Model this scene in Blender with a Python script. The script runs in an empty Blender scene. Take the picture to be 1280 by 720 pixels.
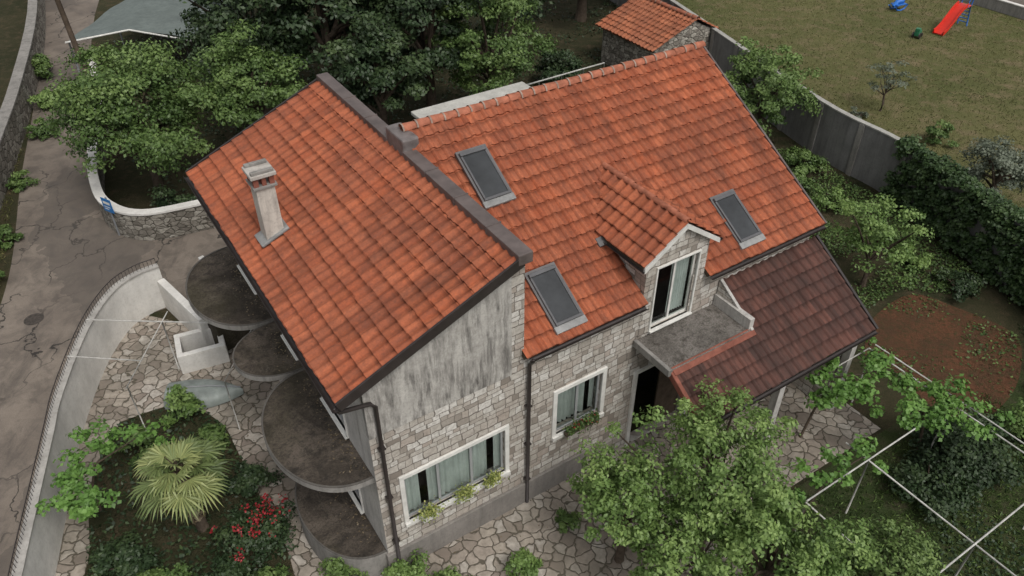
import bpy, math, random
import numpy as np
from mathutils import Vector, Matrix
random.seed(7)
RNG = np.random.default_rng(11)
C = bpy.context.scene.collection

# ------------------------------------------------------------ helpers: nodes
def nd(nt, t, props=None, ins=None):
    n = nt.nodes.new(t)
    for k, v in (props or {}).items():
        setattr(n, k, v)
    for k, v in (ins or {}).items():
        if isinstance(v, bpy.types.NodeSocket):
            nt.links.new(v, n.inputs[k])
        else:
            n.inputs[k].default_value = v
    return n
def mth(nt, op, a, b=0.0, c=0.0):
    n = nd(nt, 'ShaderNodeMath', {'operation': op}, {0: a, 1: b, 2: c}); return n.outputs[0]
def c4(c):
    return (c[0], c[1], c[2], 1.0)
def mixc(nt, f, a, b, blend='MIX'):
    a = a if isinstance(a, bpy.types.NodeSocket) else c4(a)
    b = b if isinstance(b, bpy.types.NodeSocket) else c4(b)
    n = nd(nt, 'ShaderNodeMix', {'data_type': 'RGBA', 'blend_type': blend}, {0: f, 6: a, 7: b}); return n.outputs[2]
def ramp(nt, f, stops):
    n = nd(nt, 'ShaderNodeValToRGB', None, {0: f})
    e = n.color_ramp.elements
    while len(e) < len(stops):
        e.new(0.5)
    for i, (p, c) in enumerate(stops):
        e[i].position = p
        e[i].color = c4(c) if isinstance(c, (tuple, list)) else (c, c, c, 1)
    return n.outputs[0]
def noise(nt, vec, scale, detail=4.0, rough=0.55, dist=0.0):
    return nd(nt, 'ShaderNodeTexNoise', None, {'Vector': vec, 'Scale': scale, 'Detail': detail, 'Roughness': rough, 'Distortion': dist}).outputs[0]
def objc(nt):
    return nd(nt, 'ShaderNodeTexCoord').outputs['Object']
def mapping(nt, vec, sc):
    return nd(nt, 'ShaderNodeMapping', None, {'Vector': vec, 'Scale': sc}).outputs[0]
def bump(nt, b, h, strength=0.5, dist=0.02):
    n = nd(nt, 'ShaderNodeBump', None, {'Height': h, 'Strength': strength, 'Distance': dist})
    nt.links.new(n.outputs[0], b.inputs['Normal'])
def newmat(name, rough=0.85, spec=0.3, metal=0.0):
    m = bpy.data.materials.new(name); m.use_nodes = True
    nt = m.node_tree; b = nt.nodes['Principled BSDF']
    b.inputs['Roughness'].default_value = rough
    b.inputs['Specular IOR Level'].default_value = spec
    b.inputs['Metallic'].default_value = metal
    return m, nt, b
def setcol(nt, b, s):
    if isinstance(s, bpy.types.NodeSocket): nt.links.new(s, b.inputs['Base Color'])
    else: b.inputs['Base Color'].default_value = c4(s)

def mat_plain(name, col, rough=0.7, spec=0.3, var=0.25, scale=3.0, metal=0.0, bmp=0.15):
    m, nt, b = newmat(name, rough, spec, metal)
    v = objc(nt)
    n = noise(nt, v, scale, 5, 0.65)
    f = ramp(nt, n, [(0.3, 0.0), (0.7, 1.0)])
    d = tuple(x * (1 - var) for x in col); l = tuple(min(1, x * (1 + var * 0.6)) for x in col)
    setcol(nt, b, mixc(nt, f, d, l))
    if bmp: bump(nt, b, noise(nt, v, scale * 8, 3), bmp, 0.01)
    return m

def mat_tile(name, ca, cb, cdirt, tw, tl, dirt=0.35):
    m, nt, b = newmat(name, 0.8, 0.2)
    v = objc(nt)
    sx = nd(nt, 'ShaderNodeSeparateXYZ', None, {0: v})
    iu = mth(nt, 'FLOOR', mth(nt, 'DIVIDE', sx.outputs[0], tw))
    iv = mth(nt, 'FLOOR', mth(nt, 'DIVIDE', mth(nt, 'ADD', sx.outputs[1], 0.002), tl))
    cx = nd(nt, 'ShaderNodeCombineXYZ', None, {0: iu, 1: iv, 2: 3.0})
    wn = nd(nt, 'ShaderNodeTexWhiteNoise', {'noise_dimensions': '3D'}, {'Vector': cx.outputs[0]}).outputs[0]
    base = mixc(nt, wn, ca, cb)
    n1 = noise(nt, v, 0.45, 6, 0.65)
    n2 = noise(nt, mapping(nt, v, (5.0, 1.1, 1.0)), 1.6, 5, 0.7)
    n3 = noise(nt, v, 14.0, 4, 0.7)
    n4 = noise(nt, mapping(nt, v, (1.0, 0.35, 1.0)), 1.3, 6, 0.7)
    f1 = ramp(nt, n1, [(0.38, 0.0), (0.62, 1.0)])
    f2 = ramp(nt, n2, [(0.45, 0.0), (0.75, 1.0)])
    f = mth(nt, 'MULTIPLY', mth(nt, 'ADD', mth(nt, 'MULTIPLY', f1, 0.8), mth(nt, 'MULTIPLY', f2, 0.9)), dirt)
    c = mixc(nt, f, base, cdirt)
    c = mixc(nt, ramp(nt, wn, [(0.91, 0.0), (0.93, 0.5)]), c, tuple(x * 0.5 for x in ca))
    c = mixc(nt, ramp(nt, n4, [(0.47, 0.0), (0.70, 0.7)]), c, tuple(x * 0.6 for x in cdirt))
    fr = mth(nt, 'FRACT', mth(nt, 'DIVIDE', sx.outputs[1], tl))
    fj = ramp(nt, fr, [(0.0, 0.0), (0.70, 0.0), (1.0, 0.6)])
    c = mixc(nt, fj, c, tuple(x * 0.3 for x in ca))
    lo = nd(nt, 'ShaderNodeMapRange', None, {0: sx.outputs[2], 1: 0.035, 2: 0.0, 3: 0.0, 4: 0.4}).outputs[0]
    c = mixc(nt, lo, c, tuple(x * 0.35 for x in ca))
    c = mixc(nt, ramp(nt, n3, [(0.35, 0.28), (0.6, 0.0)]), c, (0.06, 0.04, 0.033))
    c = mixc(nt, ramp(nt, n3, [(0.62, 0.0), (0.8, 0.3)]), c, tuple(min(1, x * 1.3 + 0.04) for x in cb))
    setcol(nt, b, c)
    bump(nt, b, noise(nt, v, 30, 3), 0.25, 0.01)
    return m

def mat_stone():
    m, nt, b = newmat('rubble_stone_masonry', 0.9, 0.2)
    v = objc(nt)
    s = nd(nt, 'ShaderNodeSeparateXYZ', None, {0: v})
    h = mth(nt, 'ADD', s.outputs[0], s.outputs[1])
    z = s.outputs[2]
    z = mth(nt, 'ADD', z, mth(nt, 'MULTIPLY', mth(nt, 'SINE', mth(nt, 'MULTIPLY', z, 9.3)), 0.045))
    cid = mth(nt, 'FLOOR', mth(nt, 'DIVIDE', z, 0.175))
    hw = mth(nt, 'ADD', h, mth(nt, 'MULTIPLY', mth(nt, 'SINE', mth(nt, 'ADD', mth(nt, 'MULTIPLY', h, 6.3), mth(nt, 'MULTIPLY', cid, 2.3))), 0.07))
    nz = nd(nt, 'ShaderNodeTexNoise', None, {'Vector': v, 'Scale': 4.5, 'Detail': 3.0})
    sh = nd(nt, 'ShaderNodeSeparateColor', None, {0: nz.outputs[1]})
    hw = mth(nt, 'ADD', hw, mth(nt, 'MULTIPLY', mth(nt, 'SUBTRACT', sh.outputs[0], 0.5), 0.10))
    z = mth(nt, 'ADD', z, mth(nt, 'MULTIPLY', mth(nt, 'SUBTRACT', sh.outputs[1], 0.5), 0.09))
    cv = nd(nt, 'ShaderNodeCombineXYZ', None, {0: hw, 1: z, 2: 0.0})
    br = nd(nt, 'ShaderNodeTexBrick', {'offset': 0.43}, {'Vector': cv.outputs[0], 'Color1': (0, 0, 0, 1), 'Color2': (1, 1, 1, 1), 'Mortar': (0.5, 0.5, 0.5, 1),
              'Scale': 1.0, 'Mortar Size': 0.010, 'Mortar Smooth': 0.4, 'Brick Width': 0.25, 'Row Height': 0.175, 'Bias': 0.0})
    col = ramp(nt, br.outputs[0], [(0.0, (0.23, 0.20, 0.17)), (0.2, (0.46, 0.42, 0.37)), (0.45, (0.56, 0.53, 0.48)), (0.65, (0.42, 0.36, 0.31)), (0.8, (0.62, 0.595, 0.55)), (1.0, (0.70, 0.675, 0.63))])
    n = noise(nt, v, 9, 5, 0.7)
    col = mixc(nt, ramp(nt, n, [(0.38, 0.5), (0.62, 0.0)]), col, (0.24, 0.21, 0.18))
    n2 = noise(nt, v, 0.7, 4)
    col = mixc(nt, ramp(nt, n2, [(0.48, 0.0), (0.75, 0.4)]), col, (0.25, 0.225, 0.19))
    col = mixc(nt, mth(nt, 'MULTIPLY', br.outputs[1], 0.85), col, (0.145, 0.127, 0.108))
    setcol(nt, b, col)
    hgt = mth(nt, 'SUBTRACT', mth(nt, 'MULTIPLY', n, 0.6), br.outputs[1])
    bump(nt, b, hgt, 0.9, 0.03)
    return m

def mat_rubble(name, light=1.0, scale=3.2):
    m, nt, b = newmat(name, 0.92, 0.2)
    v = objc(nt)
    v2 = nd(nt, 'ShaderNodeVectorMath', {'operation': 'ADD'}, {0: v, 1: nd(nt, 'ShaderNodeVectorMath', {'operation': 'SCALE'}, {0: nd(nt, 'ShaderNodeTexNoise', None, {'Vector': v, 'Scale': 3.0}).outputs[1], 'Scale': 0.2}).outputs[0]}).outputs[0]
    vm = mapping(nt, v2, (1, 1, 1.6))
    e = nd(nt, 'ShaderNodeTexVoronoi', {'feature': 'DISTANCE_TO_EDGE'}, {'Vector': vm, 'Scale': scale}).outputs[0]
    vc = nd(nt, 'ShaderNodeTexVoronoi', None, {'Vector': vm, 'Scale': scale}).outputs['Color']
    g = nd(nt, 'ShaderNodeSeparateColor', None, {0: vc}).outputs[0]
    col = ramp(nt, g, [(0, tuple(x * light for x in (0.13, 0.115, 0.1))), (0.5, tuple(x * light for x in (0.24, 0.22, 0.19))), (1, tuple(x * light for x in (0.34, 0.32, 0.28)))])
    n = noise(nt, v, 7, 5, 0.7)
    col = mixc(nt, ramp(nt, n, [(0.4, 0.5), (0.65, 0.0)]), col, (0.08, 0.075, 0.06))
    f = ramp(nt, e, [(0.01, 1.0), (0.05, 0.0)])
    setcol(nt, b, mixc(nt, f, col, (0.05, 0.045, 0.035)))
    bump(nt, b, mth(nt, 'ADD', ramp(nt, e, [(0.0, 0.0), (0.1, 1.0)]), n), 0.8, 0.04)
    return m

def mat_paving():
    m, nt, b = newmat('crazy_paving_stone', 0.85, 0.25)
    v = objc(nt)
    wob = nd(nt, 'ShaderNodeVectorMath', {'operation': 'SCALE'}, {0: nd(nt, 'ShaderNodeTexNoise', None, {'Vector': v, 'Scale': 2.6}).outputs[1], 'Scale': 0.42}).outputs[0]
    v2 = nd(nt, 'ShaderNodeVectorMath', {'operation': 'ADD'}, {0: v, 1: wob}).outputs[0]
    e = nd(nt, 'ShaderNodeTexVoronoi', {'feature': 'DISTANCE_TO_EDGE', 'voronoi_dimensions': '2D'}, {'Vector': v2, 'Scale': 3.1}).outputs[0]
    vc = nd(nt, 'ShaderNodeTexVoronoi', {'voronoi_dimensions': '2D'}, {'Vector': v2, 'Scale': 3.1}).outputs['Color']
    g = nd(nt, 'ShaderNodeSeparateColor', None, {0: vc}).outputs[0]
    col = ramp(nt, g, [(0, (0.22, 0.18, 0.15)), (0.4, (0.38, 0.33, 0.28)), (0.7, (0.43, 0.38, 0.32)), (1, (0.52, 0.48, 0.43))])
    n = noise(nt, v, 5, 6, 0.7)
    col = mixc(nt, ramp(nt, n, [(0.35, 0.6), (0.62, 0.0)]), col, (0.17, 0.145, 0.12))
    nl = noise(nt, v, 0.5, 4)
    col = mixc(nt, ramp(nt, nl, [(0.45, 0.0), (0.7, 0.6)]), col, (0.15, 0.138, 0.11))
    f = ramp(nt, e, [(0.03, 0.9), (0.07, 0.0)])
    setcol(nt, b, mixc(nt, f, col, (0.085, 0.075, 0.055)))
    bump(nt, b, ramp(nt, e, [(0.03, 0.0), (0.1, 1.0)]), 0.7, 0.03)
    return m

def mat_asphalt():
    m, nt, b = newmat('worn_asphalt', 0.88, 0.3)
    v = objc(nt)
    n1 = noise(nt, v, 0.35, 6, 0.65); n2 = noise(nt, v, 1.3, 8, 0.72, 0.6); n3 = noise(nt, v, 45, 3, 0.7)
    col = mixc(nt, ramp(nt, n1, [(0.35, 0.0), (0.65, 1.0)]), (0.170, 0.140, 0.116), (0.265, 0.222, 0.182))
    st_ = ramp(nt, n2, [(0.46, 0.0), (0.64, 0.65)])
    col = mixc(nt, st_, col, (0.09, 0.075, 0.063))
    n5 = noise(nt, mapping(nt, v, (1.0, 0.25, 1.0)), 1.0, 6, 0.7, 0.4)
    col = mixc(nt, ramp(nt, n5, [(0.55, 0.0), (0.68, 0.55)]), col, (0.062, 0.053, 0.046))
    col = mixc(nt, ramp(nt, n3, [(0.3, 0.4), (0.7, 0.0)]), col, (0.07, 0.065, 0.06))
    wob = nd(nt, 'ShaderNodeVectorMath', {'operation': 'SCALE'}, {0: nd(nt, 'ShaderNodeTexNoise', None, {'Vector': v, 'Scale': 1.0, 'Detail': 6.0}).outputs[1], 'Scale': 1.6}).outputs[0]
    v2 = nd(nt, 'ShaderNodeVectorMath', {'operation': 'ADD'}, {0: mapping(nt, v, (1, 0.6, 1)), 1: wob}).outputs[0]
    e = nd(nt, 'ShaderNodeTexVoronoi', {'feature': 'DISTANCE_TO_EDGE', 'voronoi_dimensions': '2D'}, {'Vector': v2, 'Scale': 0.55}).outputs[0]
    crack = ramp(nt, e, [(0.006, 1.0), (0.020, 0.0)])
    msk = ramp(nt, noise(nt, v, 0.25, 2), [(0.38, 0.0), (0.5, 0.95)])
    col = mixc(nt, mth(nt, 'MULTIPLY', crack, msk), col, (0.03, 0.027, 0.024))
    e2 = nd(nt, 'ShaderNodeTexVoronoi', {'voronoi_dimensions': '2D'}, {'Vector': v2, 'Scale': 0.3}).outputs['Color']
    g = nd(nt, 'ShaderNodeSeparateColor', None, {0: e2}).outputs[1]
    col = mixc(nt, ramp(nt, g, [(0.70, 0.0), (0.72, 0.5)]), col, (0.09, 0.078, 0.068))
    setcol(nt, b, col)
    nt.links.new(nd(nt, 'ShaderNodeMapRange', None, {0: st_, 1: 0.0, 2: 0.75, 3: 0.9, 4: 0.55}).outputs[0], b.inputs['Roughness'])
    bump(nt, b, n3, 0.4, 0.01)
    return m

def mat_ground(name, cols, s=0.6):
    m, nt, b = newmat(name, 0.95, 0.1)
    v = objc(nt)
    n1 = noise(nt, v, s * 0.35, 6, 0.65, 0.3); n2 = noise(nt, v, s * 2.3, 7, 0.72); n3 = noise(nt, v, 22, 5, 0.75)
    c = mixc(nt, ramp(nt, n1, [(0.38, 0.0), (0.62, 1.0)]), cols[0], cols[1])
    c = mixc(nt, ramp(nt, n2, [(0.48, 0.0), (0.66, 1.0)]), c, cols[2])
    c = mixc(nt, ramp(nt, n3, [(0.35, 0.65), (0.62, 0.0)]), c, tuple(x * 0.35 for x in cols[0]))
    setcol(nt, b, c)
    bump(nt, b, mth(nt, 'ADD', n3, n2), 0.9, 0.06)
    return m

def mat_slab():
    m, nt, b = newmat('mossy_concrete_slab', 0.93, 0.12)
    v = objc(nt)
    n1 = noise(nt, v, 0.8, 8, 0.7, 0.6); n2 = noise(nt, v, 3.2, 8, 0.75, 0.3); n3 = noise(nt, v, 18, 5, 0.75); n4 = noise(nt, v, 0.45, 4, 0.6)
    c = mixc(nt, ramp(nt, n1, [(0.42, 0.0), (0.60, 1.0)]), (0.060, 0.050, 0.041), (0.130, 0.108, 0.088))
    c = mixc(nt, ramp(nt, n2, [(0.50, 0.0), (0.64, 0.85)]), c, (0.032, 0.029, 0.025))
    c = mixc(nt, ramp(nt, n2, [(0.30, 0.7), (0.40, 0.0)]), c, (0.20, 0.178, 0.15))
    c = mixc(nt, ramp(nt, n4, [(0.50, 0.0), (0.68, 0.6)]), c, (0.05, 0.046, 0.027))
    c = mixc(nt, ramp(nt, n3, [(0.35, 0.6), (0.55, 0.0)]), c, (0.025, 0.022, 0.019))
    setcol(nt, b, c)
    bump(nt, b, mth(nt, 'ADD', n3, n2), 0.7, 0.03)
    return m

def mat_plaster(name, base, dark, streak=0.6, lo=0.47, hi=0.68):
    m, nt, b = newmat(name, 0.9, 0.2)
    v = objc(nt)
    n1 = noise(nt, mapping(nt, v, (4.0, 4.0, 0.45)), 1.0, 7, 0.72)
    n2 = noise(nt, v, 1.1, 6, 0.65)
    n3 = noise(nt, v, 12, 5, 0.7)
    c = mixc(nt, ramp(nt, n2, [(0.35, 0.0), (0.7, 1.0)]), base, tuple(x * 0.72 for x in base))
    c = mixc(nt, mth(nt, 'MULTIPLY', ramp(nt, n1, [(lo, 0.0), (hi, 1.0)]), streak), c, dark)
    c = mixc(nt, ramp(nt, n3, [(0.3, 0.4), (0.5, 0.0)]), c, dark)
    setcol(nt, b, c)
    bump(nt, b, n3, 0.2, 0.01)
    return m

def mat_gable():
    """stained cement render: pale field, blotchy black algae with long run-off tails"""
    m, nt, b = newmat('stained_gable_render', 0.92, 0.15)
    v = objc(nt)
    s = nd(nt, 'ShaderNodeSeparateXYZ', None, {0: v})
    wv = nd(nt, 'ShaderNodeVectorMath', {'operation': 'ADD'}, {0: v, 1: nd(nt, 'ShaderNodeVectorMath', {'operation': 'SCALE'}, {0: nd(nt, 'ShaderNodeTexNoise', None, {'Vector': v, 'Scale': 1.5, 'Detail': 5.0}).outputs[1], 'Scale': 0.16}).outputs[0]}).outputs[0]
    n1 = noise(nt, mapping(nt, wv, (8.0, 8.0, 0.8)), 1.0, 10, 0.70)
    n1b = noise(nt, mapping(nt, wv, (2.4, 2.4, 0.7)), 1.3, 8, 0.66)
    blot = noise(nt, v, 0.75, 7, 0.62, 0.4)
    n2 = noise(nt, v, 2.2, 8, 0.7)
    n3 = noise(nt, v, 18, 6, 0.78)
    c = mixc(nt, ramp(nt, n2, [(0.3, 0.0), (0.7, 1.0)]), (0.56, 0.54, 0.50), (0.40, 0.38, 0.35))
    low = nd(nt, 'ShaderNodeMapRange', None, {0: s.outputs[2], 1: 7.6, 2: 5.1, 3: 0.0, 4: 0.13}).outputs[0]
    area = ramp(nt, mth(nt, 'ADD', blot, low), [(0.40, 0.25), (0.58, 1.0)])
    f0 = mth(nt, 'MULTIPLY', ramp(nt, n1b, [(0.44, 0.0), (0.64, 0.8)]), area)
    c = mixc(nt, f0, c, (0.20, 0.188, 0.172))
    f1 = mth(nt, 'MULTIPLY', ramp(nt, n1, [(0.45, 0.0), (0.66, 0.95)]), area)
    c = mixc(nt, f1, c, (0.085, 0.079, 0.073))
    c = mixc(nt, ramp(nt, n3, [(0.32, 0.5), (0.55, 0.0)]), c, (0.19, 0.18, 0.165))
    setcol(nt, b, c); bump(nt, b, n3, 0.3, 0.01)
    return m

def mat_leaf(name, ca, cb, cc, transl=0.25):
    m = bpy.data.materials.new(name); m.use_nodes = True
    nt = m.node_tree; nt.nodes.clear()
    a = nd(nt, 'ShaderNodeAttribute', {'attribute_name': 'rnd'}).outputs['Fac']
    col = ramp(nt, a, [(0.0, ca), (0.5, cb), (1.0, cc)])
    p = nd(nt, 'ShaderNodeBsdfPrincipled', None, {'Base Color': col, 'Roughness': 0.5, 'Specular IOR Level': 0.4})
    t = nd(nt, 'ShaderNodeBsdfTranslucent', None, {'Color': col})
    mx = nd(nt, 'ShaderNodeMixShader', None, {0: transl, 1: p.outputs[0], 2: t.outputs[0]})
    o = nd(nt, 'ShaderNodeOutputMaterial'); nt.links.new(mx.outputs[0], o.inputs[0])
    return m

def mat_glass():
    m = bpy.data.materials.new('window_glass'); m.use_nodes = True
    nt = m.node_tree; nt.nodes.clear()
    lw = nd(nt, 'ShaderNodeLayerWeight', None, {'Blend': 0.25}).outputs['Fresnel']
    t = nd(nt, 'ShaderNodeBsdfTransparent', None, {'Color': (0.85, 0.9, 0.88, 1)})
    g = nd(nt, 'ShaderNodeBsdfGlossy', None, {'Color': (0.9, 0.9, 0.9, 1), 'Roughness': 0.03})
    mx = nd(nt, 'ShaderNodeMixShader', None, {0: mth(nt, 'MULTIPLY', lw, 0.7), 1: t.outputs[0], 2: g.outputs[0]})
    o = nd(nt, 'ShaderNodeOutputMaterial'); nt.links.new(mx.outputs[0], o.inputs[0])
    return m

TW, TL = 0.30, 0.385
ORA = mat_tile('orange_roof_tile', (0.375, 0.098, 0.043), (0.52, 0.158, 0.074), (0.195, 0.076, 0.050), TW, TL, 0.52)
BRN = mat_tile('brown_roof_tile', (0.085, 0.041, 0.034), (0.18, 0.076, 0.057), (0.05, 0.037, 0.033), TW, TL, 0.6)
SHD = mat_tile('old_orange_roof_tile', (0.38, 0.12, 0.056), (0.50, 0.18, 0.09), (0.2, 0.09, 0.06), TW, TL, 0.5)
STONE = mat_stone()
RUB = mat_rubble('dry_stone', 1.2)
PAVE = mat_paving(); ASPH = mat_asphalt()
PLAST = mat_gable()
SIDEP = mat_plaster('weathered_render', (0.52, 0.50, 0.47), (0.15, 0.14, 0.13), 0.6)
WHITE = mat_plaster('white_render', (0.76, 0.74, 0.70), (0.42, 0.40, 0.36), 0.35, 0.5, 0.78)
CONC = mat_plaster('concrete', (0.30, 0.285, 0.265), (0.10, 0.098, 0.09), 0.6)
PANEL = mat_plaster('boundary_wall_concrete', (0.24, 0.235, 0.23), (0.10, 0.098, 0.095), 0.6)
SLAB = mat_slab()
TERR = mat_ground('terrace_concrete', [(0.17, 0.155, 0.138), (0.29, 0.265, 0.24), (0.085, 0.076, 0.064)], 2.2)
PLINTH = mat_plaster('plinth_concrete', (0.26, 0.24, 0.22), (0.10, 0.095, 0.088), 0.5)
DARKM = mat_plain('dark_brown_metal', (0.035, 0.028, 0.026), 0.45, 0.5, 0.3)
FLASH = mat_plain('painted_sheet_metal', (0.125, 0.10, 0.093), 0.5, 0.5, 0.45, 1.5)
GREYM = mat_plain('grey_sheet_metal', (0.25, 0.26, 0.27), 0.45, 0.5, 0.2)
LEAD = mat_plain('lead_flashing', (0.27, 0.27, 0.265), 0.6, 0.4, 0.35)
WPAINT = mat_plain('white_paint', (0.68, 0.67, 0.63), 0.5, 0.4, 0.18)
PIPEP = mat_plain('chalky_pipe_paint', (0.50, 0.49, 0.46), 0.6, 0.3, 0.35, 5)
GREYFR = mat_plain('grey_window_frame', (0.30, 0.31, 0.31), 0.5, 0.4, 0.1)
BLIND = mat_plain('dark_rooflight_glass', (0.042, 0.045, 0.048), 0.22, 0.5, 0.35, 1.6, 0.0, 0.0)
INTER = mat_plain('dark_interior', (0.03, 0.028, 0.025), 0.9)
CURT = mat_plain('curtain_cloth', (0.60, 0.63, 0.60), 0.9, 0.1, 0.15)
GLASS = mat_glass()
WOOD = mat_plain('weathered_wood', (0.10, 0.075, 0.055), 0.9, 0.2, 0.4, 4)
BARK = mat_plain('tree_bark', (0.085, 0.066, 0.05), 0.95, 0.1, 0.5, 6, 0, 0.8)
MORT = mat_plain('ridge_mortar', (0.34, 0.26, 0.215), 0.9, 0.1, 0.4, 6)
RIDGE = mat_plain('ridge_tile_clay', (0.38, 0.14, 0.085), 0.8, 0.2, 0.5, 4)
RIDGE2 = mat_plain('brown_verge_tile', (0.23, 0.085, 0.06), 0.8, 0.2, 0.35, 4)
L_MID = mat_leaf('foliage_mid', (0.029, 0.060, 0.018), (0.095, 0.160, 0.043), (0.215, 0.305, 0.095))
L_DARK = mat_leaf('foliage_dark', (0.011, 0.025, 0.010), (0.032, 0.058, 0.023), (0.078, 0.117, 0.043), 0.12)
L_LIGHT = mat_leaf('foliage_light', (0.047, 0.09, 0.023), (0.138, 0.228, 0.060), (0.27, 0.38, 0.118))
L_VINE = mat_leaf('foliage_vine', (0.05, 0.11, 0.025), (0.12, 0.24, 0.05), (0.21, 0.37, 0.09))
L_OLIVE = mat_leaf('foliage_olive', (0.06, 0.075, 0.05), (0.13, 0.155, 0.11), (0.23, 0.26, 0.19))
L_PALM = mat_leaf('foliage_palm', (0.06, 0.09, 0.03), (0.15, 0.20, 0.07), (0.33, 0.36, 0.14), 0.15)
L_GRASS = mat_leaf('grass_blades', (0.08, 0.085, 0.033), (0.15, 0.155, 0.058), (0.26, 0.23, 0.105))
L_RED = mat_leaf('red_petals', (0.20, 0.01, 0.015), (0.38, 0.02, 0.03), (0.5, 0.07, 0.08))
L_YEL = mat_leaf('flowering_sill_plant', (0.12, 0.16, 0.04), (0.30, 0.35, 0.10), (0.55, 0.55, 0.2))
L_DRY = mat_leaf('dry_fronds', (0.10, 0.075, 0.045), (0.17, 0.13, 0.08), (0.25, 0.2, 0.13))

# ------------------------------------------------------------ helpers: geometry
def empty(name, loc=(0, 0, 0), rot=0.0, parent=None):
    e = bpy.data.objects.new(name, None); C.objects.link(e)
    e.location = loc; e.rotation_euler = (0, 0, rot); e.empty_display_size = 0.3
    if parent: e.parent = parent
    return e
def mesh(name, verts, faces, mat, parent=None, smooth=False, mtx=None, bevel=0.0):
    me = bpy.data.meshes.new(name)
    me.from_pydata([tuple(v) for v in verts], [], [tuple(f) for f in faces])
    me.update()
    if smooth:
        for p in me.polygons: p.use_smooth = True
    ob = bpy.data.objects.new(name, me); C.objects.link(ob)
    me.materials.append(mat)
    if parent: ob.parent = parent
    if mtx is not None: ob.matrix_local = mtx
    if bevel > 0:
        md = ob.modifiers.new('bevel', 'BEVEL'); md.width = bevel; md.segments = 2
    return ob
BF = [(0, 3, 2, 1), (4, 5, 6, 7), (0, 1, 5, 4), (1, 2, 6, 5), (2, 3, 7, 6), (3, 0, 4, 7)]
def bverts(x0, x1, y0, y1, z0, z1):
    return [(x0, y0, z0), (x1, y0, z0), (x1, y1, z0), (x0, y1, z0), (x0, y0, z1), (x1, y0, z1), (x1, y1, z1), (x0, y1, z1)]
def box(name, x0, x1, y0, y1, z0, z1, mat, parent=None, mtx=None, bevel=0.0):
    return mesh(name, bverts(x0, x1, y0, y1, z0, z1), BF, mat, parent, False, mtx, bevel)
def boxes(name, lst, mat, parent=None, mtx=None, bevel=0.0):
    vs, fs = [], []
    for b in lst:
        o = len(vs); vs += bverts(*b); fs += [tuple(i + o for i in f) for f in BF]
    return mesh(name, vs, fs, mat, parent, False, mtx, bevel)
def tube_geo(pts, rad, seg=8, cap=True):
    pts = [Vector(p) for p in pts]
    vs, fs = [], []
    n = len(pts)
    up = Vector((0, 0, 1))
    for i, p in enumerate(pts):
        d = (pts[min(i + 1, n - 1)] - pts[max(i - 1, 0)]).normalized()
        a = d.cross(up)
        if a.length < 0.05: a = d.cross(Vector((0, 1, 0)))
        a.normalize(); b = a.cross(d)
        r = rad[i] if isinstance(rad, (list, tuple)) else rad
        for k in range(seg):
            t = 2 * math.pi * k / seg
            vs.append(p + (a * math.cos(t) + b * math.sin(t)) * r)
    for i in range(n - 1):
        for k in range(seg):
            fs.append((i * seg + k, i * seg + (k + 1) % seg, (i + 1) * seg + (k + 1) % seg, (i + 1) * seg + k))
    if cap:
        fs.append(tuple(range(seg))); fs.append(tuple((n - 1) * seg + k for k in reversed(range(seg))))
    return vs, fs
def tubes(name, lst, mat, parent=None, seg=8, smooth=True):
    vs, fs = [], []
    for pts, r in lst:
        v, f = tube_geo(pts, r, seg)
        o = len(vs); vs += v; fs += [tuple(i + o for i in q) for q in f]
    return mesh(name, vs, fs, mat, parent, smooth)
def frame(origin, U, V):
    U = Vector(U).normalized(); V = Vector(V).normalized(); W = U.cross(V)
    m = Matrix.Identity(4)
    for i in range(3):
        m[i][0] = U[i]; m[i][1] = V[i]; m[i][2] = W[i]; m[i][3] = origin[i]
    return m
def roof_tiles(name, parent, origin, U, V, width, length, mat, filt=None):
    mt = frame(origin, U, V)
    cols = max(1, round(width / TW)); tw = width / cols
    rows = max(1, round(length / TL)); tl = length / rows
    ns = 9
    vs, fs = [], []
    prof = [(0.0, 0.004), (0.10, 0.0), (0.25, 0.0), (0.38, 0.008), (0.46, 0.034), (0.56, 0.056), (0.68, 0.060), (0.80, 0.044), (0.90, 0.018)]
    jit = RNG.normal(0, 0.006, (rows, cols)); jv = RNG.normal(0, 0.008, (rows, cols))
    W = cols * ns + 1
    for r in range(rows):
        for e in (0, 1):
            for i in range(W):
                c = min(i // ns, cols - 1); k = i % ns
                if i == W - 1: p, h = 1.0, 0.004
                else: p, h = prof[k]
                u = (c + p) * tw
                v = (r + e) * tl + (jv[r, c] - 0.02 if e == 0 else 0)
                sag = 0.012 * math.sin(u * 0.9 + r * 0.35)
                w = h * 1.1 + sag + (0.048 + jit[r, c] if e == 0 else 0.004 + jit[r, c] * 0.3)
                vs.append((u, v, w))
    for r in range(rows):
        for i in range(W - 1):
            a = (2 * r) * W + i; b = (2 * r + 1) * W + i
            q = [(a, a + 1, b + 1, b)]
            if r < rows - 1: q.append((b, b + 1, b + 1 + W, b + W))
            if filt:
                ctr = mt @ ((Vector(vs[a]) + Vector(vs[b + 1])) / 2)
                if not filt(ctr): continue
            fs += q
    o = len(vs)
    for i in range(W):
        x, y, z = vs[i]; vs.append((x, y + 0.005, -0.03))
    for i in range(W - 1):
        if filt:
            ctr = mt @ ((Vector(vs[i]) + Vector(vs[i + 1])) / 2)
            if not filt(ctr): continue
        fs.append((o + i, o + i + 1, i + 1, i))
    return mesh(name, vs, fs, mat, parent, False, mt), mt
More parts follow.
